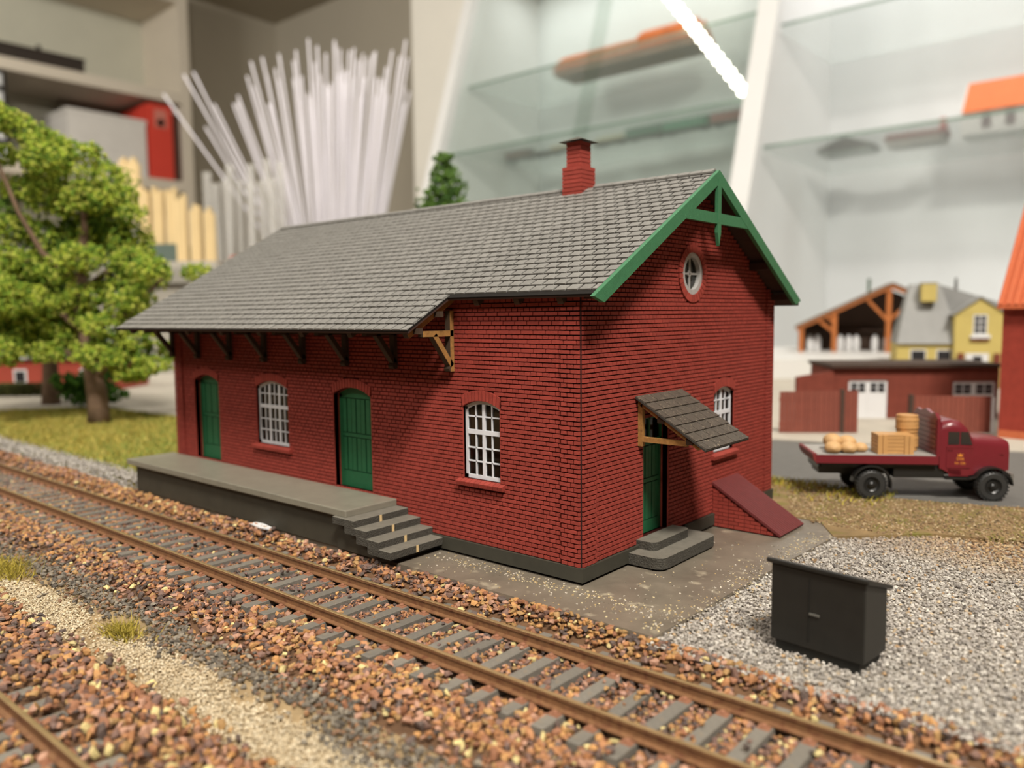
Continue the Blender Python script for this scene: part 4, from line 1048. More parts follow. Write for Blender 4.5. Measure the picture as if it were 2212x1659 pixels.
# ================================================================== BUILDINGS BEYOND THE ROAD (their own street frame)
SG = math.atan2(.586, .81)
def place(u, n, z=0.06):
    return (-2.63 + .81 * u - .586 * n, 32.4 + .586 * u + .81 * n, z)
BRICK2 = mat('far_brick', (112, 56, 44), .8, .14, 260, spec=.2, bump=.3, bscale=1500)
PLANKR = mat('red_brown_planks', (120, 62, 48), .75, .1, 200, obj_rand=.07)
ROOFD = mat('dark_roof_felt', (62, 46, 36), .8, .12, 200)
WH = mat('far_white', (206, 206, 206), .6, .03, 100)
DK = mat('far_pane', (42, 42, 44), .25, .1, 100)
def wbox(mb, u0, u1, z0, z1, d0, d1): return mb.box(u0, u1, d0, d1, z0, z1)
gar = thing('garage', 'low red brick garage with flat roof and white doors behind the fences', 'building', place(0, 0), SG)
b = MB(); b.box(-2.95, -2.05, 0, 4, 0, 2.8); b.box(.02, 3.45, 0, 4, 0, 2.8); b.box(5.65, 5.8, 0, 4, 0, 2.8); b.box(-2.05, .02, 0, .2, 2.1, 2.8); b.box(3.45, 5.65, 0, .2, 2.0, 2.8); b.box(-2.95, 5.8, 3.8, 4, 0, 2.8)
gwall = b.build('wall', BRICK2, gar)
MB().box(-3.1, 5.8, -.35, 4.1, 2.8, 2.98).build('roof', ROOFD, gar)
def gdoor(u0, u1, zt_):
    d = MB().box(u0, u1, .08, .14, 0, zt_).build('door', WH, gar)
    m_ = (u0 + u1) / 2
    MB().box(m_ - .03, m_ + .03, .05, .09, 0, zt_).build('batten', WH, d)
    for a0, a1 in ((u0, m_), (m_, u1)):
        for k in range(2):
            x0 = a0 + .14 + k * (a1 - a0 - .2) / 2; x1 = x0 + (a1 - a0 - .28) / 2 - .04
            for j in range(2): MB().box(x0, x1, .06, .09, zt_ - .66 + j * .27, zt_ - .43 + j * .27).build('pane', DK, d)
gdoor(-2.05, .02, 2.1); gdoor(3.45, 5.65, 2.0)
MB().prism([(-4.9, 0), (-2.95, 0), (-2.95, 2.62), (-4.9, 2.3)], lambda a, c, d: (a, d, c), -.3, .1).build('side_wall', BRICK2, gar)
def fence(label, u0, u1, n, h0, h1, npl, posts):
    t = thing('plank_fence', label, 'fence', place(u0, n), SG)
    L_ = u1 - u0
    for z in (.35, 1.55): MB().box(0, L_, .05, .13, z, z + .14).build('rail', PLANKR, t)
    st_ = L_ / npl
    for k in range(npl):
        h = h0 + (h1 - h0) * (k + .5) / npl
        MB().box(k * st_ + .008, (k + 1) * st_ - .008, 0, .05, .02, h).build('plank', PLANKR, t)
    for p in posts: MB().box(p - .09, p + .09, -.06, .16, 0, max(h0, h1) + .06).build('post', ROOFD, t)
fence('red brown plank fence left of the white garage door, with a dark post', -7.1, -3.4, -5.5, 2.02, 2.06, 16, (2.95,))
fence('red brown plank fence behind the dark red lorry cab', -.98, 2.75, -5.5, 1.80, 1.78, 16, (.05,))
b = MB(); b.box(2.82, 2.90, -.04, .06, 0, 1.7)
b.build('white_post', WH, None, place(0, -5.5), (0, 0, SG), label='thin pale post at the end of the fence, beside the orange roofed house', category='post')

# orange-roofed brick house at the right edge
REDB = mat('bright_red_brick', (138, 54, 42), .75, .12, 300, spec=.2, bump=.3, bscale=1500)
ORT = mat('orange_roof_tile', (184, 92, 54), .7, .08, 300, obj_rand=.05)
oh = thing('town_house', 'red brick house with bright orange tiled roof, cut by the right edge', 'building', (3.33, 28.4, .06), math.radians(-7))
hw, hd, hh = 8.0, 6.0, 6.45
b = MB(); b.box(0, hw, 0, hd, 0, hh); b.prism([(0, hh), (hd, hh), (hd / 2, hh + 4.2)], lambda a, c, d: (d, a, c), 0, .15); hwall = b.build('wall', REDB, oh)
b = MB()
for sg in (0, 1):
    y0 = -.45 if sg == 0 else hd + .45; zb_ = hh - .55
    b.hexa([(-.12, y0, zb_), (hw, y0, zb_), (hw, hd / 2, hh + 4.3), (-.12, hd / 2, hh + 4.3), (-.12, y0, zb_ + .14), (hw, y0, zb_ + .14), (hw, hd / 2, hh + 4.44), (-.12, hd / 2, hh + 4.44)])
rfh = b.build('roof', ORT, oh)
sl = math.hypot(hd / 2 + .45, 4.85)
for k in range(26):
    x = -.12 + k * .31
    b = MB(); y0, z0 = -.45, hh - .41; 
    b.beam((x + .14, y0, z0 + .05), (x + .14, hd / 2, hh + 4.44 + .05), .2, .09); b.build('roof_tile', ORT, rfh)
b = MB(); b.box(1.15, 2.4, -.04, .1, 0, 2.9); dd = b.build('door', WH, oh)
MB().box(1.3, 2.25, -.06, -.03, 1.5, 2.7).build('pane', DK, dd)
b = MB(); b.box(1.35, 2.5, -.04, .1, 4.0, 5.6); dd = b.build('window', WH, oh)
for k in range(2):
    for j in range(3): MB().box(1.44 + k * .52, 1.88 + k * .52, -.06, -.03, 4.1 + j * .48, 4.5 + j * .48).build('pane', DK, dd)
MB().box(0, hw, -.06, 0, 0, .35).build('base_course', mat('orange_plinth', (176, 92, 56), .8), oh)

# yellow house with grey roof
yl = thing('yellow_house', 'yellow house with grey hipped roof and gabled front beyond the brick garage', 'house', W(30.1, 63.2, .06), ANG - .36); yl.scale = (.87, 1, 1)
yl['kind'] = 'thing'
YEL = mat('yellow_render', (182, 164, 96), .8, .05, 60); GRF = mat('grey_roof_sheet', (134, 134, 132), .6, .06, 100)
b = MB(); b.box(0, 4.5, .3, 6, 0, 3.3); b.box(4.45, 8.3, -.5, 6, 0, 5.55)
b.prism([(4.45, 5.5), (8.3, 5.5), (6.38, 6.75)], lambda a, c, d: (a, d, c), -.5, .2); b.build('wall', YEL, yl)
b = MB(); # hipped main roof
b.add([(-.05, 0, 3.28), (5.2, 0, 3.28), (5.8, 6.3, 3.28), (-.05, 6.3, 3.28), (1.15, 2.6, 7.95), (3.6, 2.6, 7.95), (3.6, 3.6, 7.95), (1.15, 3.6, 7.95)], [(0, 1, 5, 4), (1, 2, 6, 5), (2, 3, 7, 6), (3, 0, 4, 7), (4, 5, 6, 7), (3, 2, 1, 0)])
b.add([(3.4, 2.6, 7.95), (3.4, 6, 7.95), (9.2, 2.6, 6.2), (9.2, 6, 6.2), (9.2, 2.6, 5.4), (3.4, 2.6, 5.4)], [(0, 2, 3, 1), (0, 5, 4, 2)])
b.build('roof', GRF, yl)
b = MB()
for sg in (-1, 1):
    e = 6.38 + sg * 2.2
    b.hexa([(6.38, -.7, 6.78), (e, -.7, 5.42), (e, 4.0, 5.42), (6.38, 4.0, 6.78), (6.38, -.7, 6.9), (e, -.7, 5.54), (e, 4.0, 5.54), (6.38, 4.0, 6.9)])
b.build('gable_roof', GRF, yl)
d_ = MB().box(1.95, 3.15, .7, 2.4, 6.55, 7.95).build('roof_dormer', YEL, yl); MB().box(1.9, 3.2, .65, 2.4, 7.95, 8.02).build('dormer_cap', GRF, d_)
wn = MB().box(5.85, 6.92, -.56, -.5, 4.0, 5.5).build('window', WH, yl)
for k in range(2):
    for j in range(3): MB().box(5.96 + k * .47, 6.33 + k * .47, -.58, -.55, 4.12 + j * .45, 4.5 + j * .45).build('pane', DK, wn)
fb_ = MB().box(5.65, 7.15, -.8, -.5, 3.75, 4.0).build('flower_box', WH, yl); MB().box(5.7, 7.1, -.7, -.5, 3.55, 3.73).build('box_bracket', BRICK2, fb_)
for u0, u1 in ((1.2, 2.3), (3.3, 4.3)):
    wn = MB().box(u0 - .1, u1 + .1, .24, .3, 1.0, 2.85).build('window', WH, yl); MB().box(u0, u1, .2, .25, 1.1, 2.75).build('pane', DK, wn)
dr_ = MB().box(5.35, 7.1, -.58, -.5, 0, 2.6).build('door', WH, yl); MB().box(5.9, 6.6, -.61, -.57, 1.9, 2.4).build('pane', DK, dr_)
for u in (4.75, 7.5): MB().box(u, u + .42, -.9, -.5, 0, 2.6).build('porch_pillar', BRICK2, yl)
b = MB(); b.cyl((5.0, 3, 7.4), (5.0, 3, 8.4), .16, .1, 8); b.build('finial', mat('grey_finial', (90, 88, 86), .6), yl)

# white board with the open timber shed on it
wbd = MB().box(0, 30, 0, 26, 0, 1.68).build('white_board', mat('white_laminate', (206, 205, 202), .45, .02, 20), None, W(19, 71, .06), (0, 0, ANG), label='broad white board raised behind the garage, under the timber shed', category='board')
TIM = mat('orange_brown_timber', (168, 98, 46), .7, .14, 200); SHB = mat('shed_back_dark', (66, 50, 40), .85, .1, 100)
ts = thing('timber_shed', 'open timber framed shed with sloping roof standing on the white board', 'shed', W(29.9, 84, 1.74), ANG - .33); ts.scale = (.9, 1, 1)
roofz = lambda u: 2.55 + (6.75 - 2.55) * u / 9.7 if u < 9.7 else 6.75 - (u - 9.7) * .42
MB().prism([(0, 0), (13, 0), (13, roofz(13) - .2), (9.7, 6.5), (0, 2.4)], lambda a, c, d: (a, d, c), 5.0, 5.2).build('back_wall', SHB, ts)
b = MB(); b.prism([(-.4, 2.42), (9.7, 6.75), (13.2, 5.3), (13.2, 5.5), (9.7, 7.0), (-.4, 2.66)], lambda a, c, d: (a, d, c), -.4, 5.4); b.build('roof', mat('shed_roof', (104, 76, 54), .7, .1, 100), ts)
for u in (.25, 3.8, 9.4, 12.6):
    MB().box(u - .25, u + .25, -.1, .4, 0, roofz(u) - .1).build('post', TIM, ts)
MB().prism([(-.3, 2.2), (9.7, 6.45), (9.7, 6.75), (-.3, 2.5)], lambda a, c, d: (a, d, c), -.3, .1).build('rafter', TIM, ts)
MB().prism([(9.7, 6.4), (13, 5.05), (13, 5.4), (9.7, 6.75)], lambda a, c, d: (a, d, c), -.3, .1).build('rafter', TIM, ts)
for p, q in (((3.8, 3.0), (2.6, 3.9)), ((9.3, 3.2), (7.2, 5.3)), ((9.5, 3.2), (11.8, 5.3)), ((2.0, 3.3), (3.7, 2.1))):
    MB().beam((p[0], .1, p[1]), (q[0], .1, q[1]), .3, .34, up=(0, 1, 0)).build('brace', TIM, ts)
MB().box(0, 13, 4.2, 5.0, 2.0, 2.2).build('rear_beam', SHB, ts)
churn_labels = ['white churn nearest the left corner post of the timber shed', 'second white churn, still left of the inner shed post', 'white churn just right of the inner shed post', 'middle white churn of the three between the shed posts',
    'third white churn between the shed posts, beside the dark gap', 'white churn just left of the tall ridge post in the shed', 'white churn under the tall ridge post beside the yellow house']
for i, u in enumerate((1.3, 2.1, 4.6, 5.5, 6.3, 8.3, 9.6)):
    b = MB(); b.lathe([(.30, 0), (.36, .3), (.36, 1.0), (.28, 1.4), (.16, 1.5), (.16, 1.65)], n=14)
    u *= .9; sb_ = W(29.9, 84, 1.76); ca, sa = math.cos(ANG - .33), math.sin(ANG - .33)
    o = b.build('milk_churn', WH, None, (sb_[0] + ca * u - sa * 2.2, sb_[1] + sa * u + ca * 2.2, 1.76), label=churn_labels[i], category='churn', group='white churns in the timber shed'); smooth_by_angle(o, 40)
b = MB(); b.lathe([(.42, 0), (.42, 1.4), (.16, 2.0), (.16, 2.6)], n=14); o = b.build('bottle', mat('green_bottle', (60, 86, 62), .3), None, W(40.6, 92, 1.75), label='small dark green bottle peeping over the timber shed roof', category='bottle'); o.scale = (1, 1, 3.0)

# ================================================================== TREES
FOL = mat('foam_foliage', (150, 170, 50), .85, .12, 500, attr='Col', spec=.15)
BARK = mat('grey_brown_bark', (112, 90, 72), .9, .25, 200, bump=.6, bscale=900)
LEAFB = [(168, 180, 66), (148, 168, 58), (118, 146, 50), (184, 190, 88), (92, 122, 44)]
def foliage(pads, n_per, bit, cols_, depth_of, seed, squash=.62):
    r = np.random.default_rng(seed); PP, CC, SZ = [], [], []
    for (x, z, rad) in pads:
        y = depth_of(x, z, r); nb = int(n_per * rad * rad) + 20
        q = r.normal(size=(nb, 3)); q /= np.linalg.norm(q, axis=1)[:, None]; q *= (0.55 + 0.5 * r.random((nb, 1)) ** .6)
        lob = 1 + .28 * np.sin(q[:, 0] * 5 + x * 3) * np.sin(q[:, 1] * 5 + z * 2)
        p = q * lob[:, None] * rad * np.array([1.1, 1.1, squash]); PP.append(p + np.array([x, y, z])); SZ.append(r.uniform(.7, 1.35, nb) * bit)
        shade = r.integers(0, len(cols_), nb); CC.append(np.array([lin(c) for c in cols_])[shade] * r.uniform(.8, 1.1, (nb, 1)))
    return np.concatenate(PP), np.concatenate(SZ), np.concatenate(CC)
def branchy(mb, pts, r0, r1, n=9):
    pts = [v3(*p) for p in pts]; rings = []; m = len(pts)
    for i, p in enumerate(pts):
        d = pts[min(i + 1, m - 1)] - pts[max(i - 1, 0)]; d /= np.linalg.norm(d); a = np.cross(d, v3(0, 1, .1)); a /= np.linalg.norm(a); b_ = np.cross(d, a)
        rr = r0 + (r1 - r0) * i / (m - 1)
        rings.append([tuple(p + (a * math.cos(2 * PI * k / n) + b_ * math.sin(2 * PI * k / n)) * rr * (1 + .12 * math.sin(k * 2.3 + i))) for k in range(n)])
    mb.loft(rings)
def tree(label, loc, rz, trunk, branches, pads, n_per, bit, cols_, seed, depth=3.2, name='tree', squash=.62):
    t = thing(name, label, 'tree', loc, rz)
    b = MB(); branchy(b, trunk[0], trunk[1], trunk[2]); b.build('trunk', BARK, t, smooth=True)
    for pts, r0, r1 in branches:
        b = MB(); branchy(b, pts, r0, r1, 7); b.build('branch', BARK, t, smooth=True)
    P_, S_, C_ = foliage(pads, n_per, bit, cols_, lambda x, z, r: r.uniform(-depth, depth), seed, squash)
    put('foliage', scatter('foliage', P_, S_, C_, lo=True, flat=1, mat_=FOL), t, kind='stuff'); return t
PADS1 = [(-5.7, 16.4, 1.2), (-4.7, 16.75, 1.2), (-3.7, 16.6, 1.15), (-2.9, 15.9, 1.0), (-2.3, 15.2, .8), (-6.2, 6.2, 1.4), (-4.2, 6.4, 1.3), (-5.1, 16.61, 0.94), (-4.06, 16.69, 0.89), (-3.14, 16.21, 0.81), (-2.43, 15.56, 0.63), (-2.75, 14.32, 1.12), (-1.44, 14.5, 1.23), (0.0, 13.98, 1.34), (1.05, 14.58, 0.89), (-4.06, 13.32, 1.12), (-2.49, 12.79, 1.39), (-0.92, 12.27, 1.34), (0.65, 12.53, 1.23), (1.83, 12.79, 0.78), (2.23, 11.74, 0.78), (-4.84, 11.21, 1.23), (-3.27, 10.69, 1.39), (-1.7, 10.42, 1.34), (0.0, 10.69, 1.23), (1.44, 10.42, 1.34), (-4.97, 9.37, 1.34), (-3.4, 8.98, 1.39), (-1.7, 8.71, 1.23), (0.26, 9.24, 1.12), (1.96, 9.11, 1.34), (3.14, 8.32, 1.01), (4.11, 8.58, 0.94), (4.97, 8.58, 0.76), (-4.97, 7.4, 1.39), (-3.4, 7.13, 1.48), (-1.96, 6.74, 1.23), (0.0, 7.27, 1.01), (1.57, 7.53, 1.34), (2.75, 6.87, 1.01), (-5.1, 5.69, 1.34), (-3.53, 5.56, 1.39), (-2.09, 5.16, 1.12), (-0.13, 5.95, 0.89), (1.23, 5.56, 1.16), (2.43, 4.77, 1.01), (3.27, 3.98, 0.85), (-4.06, 4.24, 1.07), (-2.62, 4.11, 0.89), (-0.26, 4.24, 0.89), (0.92, 3.9, 1.01), (2.23, 3.32, 1.12), (3.14, 3.32, 0.78), (1.31, 2.66, 0.67), (-4.84, 4.5, 1.12), (-5.63, 8.32, 1.12), (-6.68, 7.79, 1.34), (-6.94, 10.42, 1.23), (-7.2, 5.69, 1.34), (-6.41, 13.06, 0.89), (-5.89, 15.42, 0.89), (-7.2, 16.21, 0.89)]
light_tree = tree('light green leafy tree with grey trunk standing on the grass', (-37.1, 5.15, 0), ANG,
     ([(0, 0, -.1), (-.05, 0, 1.4), (-.25, 0, 3.0), (-.55, .1, 4.9), (-.75, .1, 7.0), (-.5, 0, 9.0), (-.3, .2, 11), (-.2, 0, 13)], .62, .16),
     [([(-.5, .1, 4.6), (.6, -.2, 5.6), (2.2, -.4, 6.2), (4.4, -.5, 8.4)], .26, .08), ([(-.55, 0, 5.2), (-2.2, .4, 6.4), (-4.2, .6, 7.0)], .26, .08), ([(-.6, 0, 7.5), (1.2, .6, 9.0), (2.2, .8, 10.2)], .22, .07),
      ([(-.6, .1, 7.8), (-2.4, -.5, 9.6), (-3.4, -.8, 11.8), (-4.4, -.8, 14.6), (-5.4, -.8, 16.2)], .2, .06), ([(-.2, 0, 2.6), (1.2, -.6, 3.4), (2.6, -1, 3.6)], .18, .06), ([(-.2, 0, 3.2), (-2.2, .6, 4.2), (-4.4, 1, 4.6)], .18, .06)],
     PADS1, 340, .2, LEAFB, 3, depth=2.4, squash=.68)
PADS2 = [(-5.8, 6.6, 1.5), (-4.2, 8.2, 1.5), (-2.6, 9.6, 1.4), (-1.2, 11.6, 1.3), (.6, 11.4, 1.2), (1.0, 9.6, 1.2), (1.0, 8.2, 1.1), (-2.8, 5.9, 1.3), (-4.6, 5.2, 1.3), (-6.4, 9.2, 1.4), (-5.6, 11.8, 1.3), (.8, 6.6, .9), (1.9, 4.0, .9)]
P_, S_, C_ = foliage(PADS2, 260, .21, [(112, 138, 48), (88, 116, 42), (70, 96, 36)], lambda x, z, r: r.uniform(.6, 2.8), 12, .8)
put('foliage', scatter('foliage', P_, S_, C_, lo=True, flat=1, mat_=FOL), light_tree, kind='stuff')
tree('darker green tree with black trunk, partly hidden behind the light green tree', (-50.2, 7.4, 0), ANG,
     ([(0, 0, -.1), (0, 0, 2), (.1, 0, 5), (0, .2, 8)], .62, .3), [([(0, 0, 3), (-1.6, .3, 5), (-2.6, .4, 6.4)], .3, .1)],
     [(-2.2, 4.6, 1.7), (-.6, 4.3, 1.8), (1.0, 4.4, 1.6), (2.4, 4.0, 1.4), (-1.6, 6.4, 2.0), (.6, 6.6, 2.0), (2.2, 6.0, 1.6), (-3.4, 6.0, 1.6), (0, 8.6, 1.8), (-2, 8.2, 1.6), (3.6, 3.6, 1.2), (-4.0, 4.6, 1.4)], 120, .32, [(74, 110, 38), (60, 92, 34), (96, 128, 48)], 5, depth=1.8)
tree('low dark green bush at the foot of the trees', (-45.6, 8.2, 0), ANG, ([(0, 0, -.1), (0, 0, .8), (.1, 0, 1.6)], .2, .1), [],
     [(-.9, .9, .9), (.3, .8, 1.0), (1.3, 1.0, .9), (-.2, 1.9, 1.0), (.9, 2.1, .9), (-1.3, 1.9, .8)], 160, .26, [(62, 104, 36), (80, 122, 44), (50, 84, 30)], 6, depth=.8, name='bush')
tree('dark green conifer rising just behind the roof ridge', W(-4.4, 55, 0), ANG, ([(0, 0, 0), (0, 0, 8), (0, 0, 14.5)], .4, .12), [],
     [(0, 16.3, .5), (-.1, 15.4, .8), (.15, 14.5, 1.05), (-.2, 13.5, 1.3), (.2, 12.5, 1.5), (0, 11.4, 1.7), (-.2, 10.2, 1.9), (.2, 9.0, 2.0), (0, 7.5, 2.2), (0, 6.0, 2.3), (0, 4.5, 2.4)], 150, .3, [(76, 104, 46), (92, 122, 54), (60, 88, 40)], 8, depth=.5, name='conifer', squash=.75)

# far-left street: red house, hedge
rh = thing('red_house', 'small bright red house with white window, half hidden behind the dark tree', 'house', W(-44.5, 67, .06), ANG)
MB().box(0, 12, 0, 5, 0, 2.7).build('wall', mat('bright_red_wall', (146, 60, 44), .7, .05, 100), rh)
b = MB(); b.prism([(-.4, 2.6), (5.4, 2.6), (2.5, 5.2)], lambda a, c, d: (d, a, c), -.3, 12.3); b.build('roof', GRF, rh)
for u in (3.1, 8.6):
    wn = MB().box(u, u + 1.1, -.06, .02, .55, 1.75).build('window', WH, rh); MB().box(u + .15, u + .95, -.09, -.05, .7, 1.6).build('pane', DK, wn)
P_ = np.random.default_rng(4).uniform([-6.5, -.5, 0], [6.5, .5, .95], (2600, 3)); 
hd = put('hedge', scatter('hedge', P_, np.full(len(P_), .3), palette(P_[:, :2], [(70, 76, 40), (88, 90, 48), (60, 58, 36)], [2, 2, 1]), lo=True, mat_=FOL), None, W(-37.5, 62.5, .06), (0, 0, ANG), label='low dull green hedge in front of the bright red house', category='hedge', kind='stuff')
# scrap of white paper beside the platform
put('paper_scrap', MB().prism([(-.5, -.10), (.1, -.16), (.5, -.1), (.45, .05), (-.1, .12), (-.45, .08)], lambda a, c, d: (a, c, d), 0, .03).mesh('paper_scrap', WH), None, (-10.0, -1.66, -.02), (.08, 0, -.02), label='scrap of white paper lying at the foot of the platform', category='scrap')

# ================================================================== COUNTER WITH RODS AND STRIPS (left, behind the layout)
CTR = mat('counter_grey', (168, 162, 150), .7, .04, 20)
ct_ = thing('sales_counter', 'grey beige counter behind the trees that carries the rods and strips', 'counter', W(-78, 116, -90), ANG)
MB().box(0, 56, 0, 40, 0, 100.5).build('body', CTR, ct_); MB().box(-1, 57, -1, 41, 100.5, 102.5).build('counter_top', mat('counter_top', (150, 146, 136), .5, .04, 20), ct_)
CZ = 12.6
CLEAR = glass('clear_plastic', (.96, .965, .96), 1.3, .08)
rod = MB().cyl((0, 0, 0), (0, 0, 1), .19, n=6).mesh('plastic_rod', mat('white_plastic_rod', (226, 222, 228), .45, .04, 30, spec=.5))
rr = random.Random(5)
bin_ = thing('rod_bin', 'clear upright bin on the counter that holds the white plastic rods', 'bin', W(-41.0, 146, CZ), ANG)
for a, b_ in ((-3, -2.7), (19.7, 20)): MB().box(a, b_, 0, 6, 0, 6).build('side_panel', CLEAR, bin_)
MB().box(-2.7, 19.7, -.5, -.2, 0, 6).build('front_panel', CLEAR, bin_); MB().box(-2.7, 19.7, 6.2, 6.5, 0, 6).build('rear_panel', CLEAR, bin_); MB().box(-2.7, 19.7, -.2, 6.2, 0, .3).build('bin_floor', CLEAR, bin_)
nr = 0
for iy in range(5):
    for ix in range(18):
        if rr.random() < .08: continue
        u = (ix + .5) / 18 + rr.uniform(-.012, .012); t = (iy + .5) / 5
        base = v3(*W(-40.2 + 14.8 * u, 147.2 + 4.6 * t, CZ + .6)); L_ = rr.uniform(32, 42.5) * (.97 if u < .2 else 1)
        lean = (u - .42) * .34 + (t - .5) * .07 - ((.30 + .5 * (.5 - t)) * (.26 - u) / .22 if u < .26 else 0); d = v3(0, 0, 1) + R2 * lean + N2 * (t - .5) * .12; d /= np.linalg.norm(d)
        o = put('plastic_rod', rod, None, base, Vector(d).to_track_quat('Z', 'Y').to_euler(), label='thin white plastic rod in the fanned bundle on the counter', category='rod', group='white plastic rods in the clear bin'); o.scale = (1, 1, L_)
tube = MB(); tube.cyl((0, 0, 0), (0, 0, 1), .75, n=10, caps=False); tube.cyl((0, 0, 0), (0, 0, 1), .62, n=10, caps=False)
def frosted(name, rgb, k):
    m = bpy.data.materials.new(name); m.use_nodes = True; nt = m.node_tree; N = nt.nodes; N.remove(N['Principled BSDF'])
    t, d, mx = N.new('ShaderNodeBsdfTransparent'), N.new('ShaderNodeBsdfDiffuse'), N.new('ShaderNodeMixShader'); d.inputs[0].default_value = (*lin(rgb), 1); mx.inputs[0].default_value = k
    nt.links.new(t.outputs[0], mx.inputs[1]); nt.links.new(d.outputs[0], mx.inputs[2]); nt.links.new(mx.outputs[0], N['Material Output'].inputs[0]); return m
tubem = tube.mesh('clear_tube', frosted('cloudy_tube_plastic', (215, 213, 208), .24))
for i in range(11):
    x = -52 + i * 1.25 + rr.uniform(-.3, .3); L_ = rr.uniform(13, 26)
    o = put('clear_tube', tubem, None, W(x, 139 + (i % 3) * 1.8, CZ), (rr.uniform(-.03, .03), rr.uniform(-.05, .05), 0), label='clear plastic tube standing beside the cream strip packs', category='tube', group='clear tubes on the counter', ); o.scale = (1, 1, L_)
STRIP = mat('cream_wood_strip', (222, 196, 146), .7, .06, 30)
rk = thing('strip_rack', 'low grey display rack on the counter under the cream strip packs', 'rack', W(-62, 118, CZ), ANG)
MB().box(0, 19, 0, 8, 0, 1.6).build('lower_tray', CTR, rk); MB().box(0, 12.5, 3, 8, 1.6, 4.4).build('upper_tray', mat('rack_dark_green', (86, 100, 92), .6), rk); MB().box(0, 5.5, 5, 8, 4.4, 8).build('upper_tray', CTR, rk)
labs = ['cream strip pack standing highest at the back of the rack', 'cream strip pack second from the tall one', 'cream strip pack third from the tall one', 'cream strip pack in the middle of the rack', 'cream strip pack next right of the middle', 'cream strip pack second from the front end', 'cream strip pack at the front end, lowest of the row']
for i, (x, z, h, y, wd) in enumerate(((2.2, 8.0, 9.4, 5.6, 3.0), (5.6, 4.4, 8.5, 4.6, 1.9), (7.7, 4.4, 8.3, 4.5, 1.9), (9.8, 4.4, 8.2, 4.4, 1.9), (12.6, 1.6, 9.4, 1.2, 1.9), (14.7, 1.6, 8.0, 1.1, 1.9), (16.8, 1.6, 7.4, 1.0, 1.9))):
    pk = thing('strip_pack', labs[i], 'strip pack', W(-62 + x, 118 + y, CZ + z), ANG, 'cream wood strip packs on the rack')
    k = int(wd / .5)
    for j in range(k): MB().box(j * .5, j * .5 + .44, 0, 1.1, 0, h + .5 * math.sin(j * 2.1 + i)).build('strip', STRIP, pk)
put('red_label', MB().box(0, 3.2, 0, .3, 0, 2.6).mesh('red_card', mat('dull_red_card', (178, 84, 66), .7)), None, W(-42.5, 122, CZ), (0, 0, ANG), label='small dull red card at the end of the cream strips', category='card')

# ================================================================== OPEN SHELF UNIT (far left)
SHW = mat('shelf_white', (202, 192, 176), .6, .03, 10); SHB2 = mat('shelf_back', (186, 184, 168), .8, .03, 10)
su = thing('shelf_unit', 'tall white open shelf unit along the left wall', 'shelf', (-309, 20, -90))
MB().box(-32, 0, 135.5, 139.5, 0, 238).build('side_panel', SHW, su); MB().box(-32, 0, -2, 2, 0, 238).build('side_panel', SHW, su)
MB().box(-33, -31.5, -2, 139.5, 0, 238).build('back_panel', SHB2, su)
for z in (111, 147.2, 182.5, 222): MB().box(-31.5, 0, 2, 135.5, z, z + 4.2).build('shelf_board', SHW, su)
MB().box(-31.5, 0, 2, 135.5, 6, 10).build('shelf_board', SHW, su)
ZS1, ZS2 = 147.2 + 4.25 - 90, 182.5 + 4.25 - 90
bd = thing('ring_binder', 'upright red ring binder at the end of the shelf', 'binder', (-336, 141.5, ZS1))
MB().box(0, 27, 0, 9.4, 0, 29).build('cover', mat('red_binder', (204, 66, 52), .5, .04, 20), bd)
MB().box(3, 24, 1, 8.4, .8, 28).build('pages', WH, bd); MB().cyl((26.8, 4.7, 22), (27.15, 4.7, 22), 1.6).build('finger_ring', mat('grey_metal', (120, 118, 112), .4, metallic=.6), bd)
MB().box(27, 27.15, 2.2, 7.2, 20, 27).build('spine_label', mat('pale_red_label', (196, 120, 106), .6), bd)
bd2 = thing('ring_binder', 'dark brown binder wedged right of the red one', 'binder', (-336, 151.3, ZS1)); MB().box(0, 25, 0, 3.6, 0, 27).build('cover', mat('dark_brown_binder', (90, 58, 48), .6), bd2); MB().box(2, 23, .6, 3.0, .8, 26.5).build('pages', WH, bd2)
wb = thing('white_carton', 'large white cardboard box left of the red binder', 'box', (-334, 111.5, ZS1)); MB().box(0, 24, 0, 29, 0, 20.5).build('carton', mat('white_card', (206, 202, 196), .7, .04, 20), wb); MB().box(-.3, 24.3, -.3, 29.3, 20.5, 22).build('lid', mat('white_card', (206, 202, 196)), wb)
gb_ = thing('grey_carton', 'grey box standing behind the white cardboard box', 'box', (-340.0, 119, ZS1)); MB().box(0, 5.6, 0, 24, 0, 29).build('carton', mat('grey_card', (150, 146, 132), .7, .04, 20), gb_); MB().box(5.6, 5.7, 8, 17, 17, 25).build('brown_label', mat('brown_label', (126, 100, 78), .7), gb_)
for i in range(5):
    q = thing('label_drawer', ['lowest', 'second', 'middle', 'fourth', 'topmost'][i] + ' black drawer box with white label in the stack on the shelf', 'box', (-334, 76, ZS1 + i * 6.1), 0, 'black drawer boxes with white labels')
    MB().box(0, 24, 0, 16, 0, 5.95).build('body', mat('black_box', (40, 36, 32), .6), q); MB().box(24, 24.2, 1.6, 14.6, .9, 4.9).build('label_card', WH, q)
tn = thing('model_train', 'dark red and black model train on the upper shelf', 'model train', (-318, 70, ZS2))
MB().box(-2.2, 2.2, 0, 52, .6, 1.6).build('underframe', mat('train_red_frame', (130, 52, 40), .6), tn); MB().box(-2, 2, .5, 51, 1.6, 6.2).build('body', mat('train_black', (48, 40, 34), .6), tn)
MB().prism([(-2.2, 6.2), (2.2, 6.2), (1.4, 7.2), (-1.4, 7.2)], lambda a, c, d: (a, d, c), .2, 51.5).build('roof', mat('train_black', (48, 40, 34)), tn)
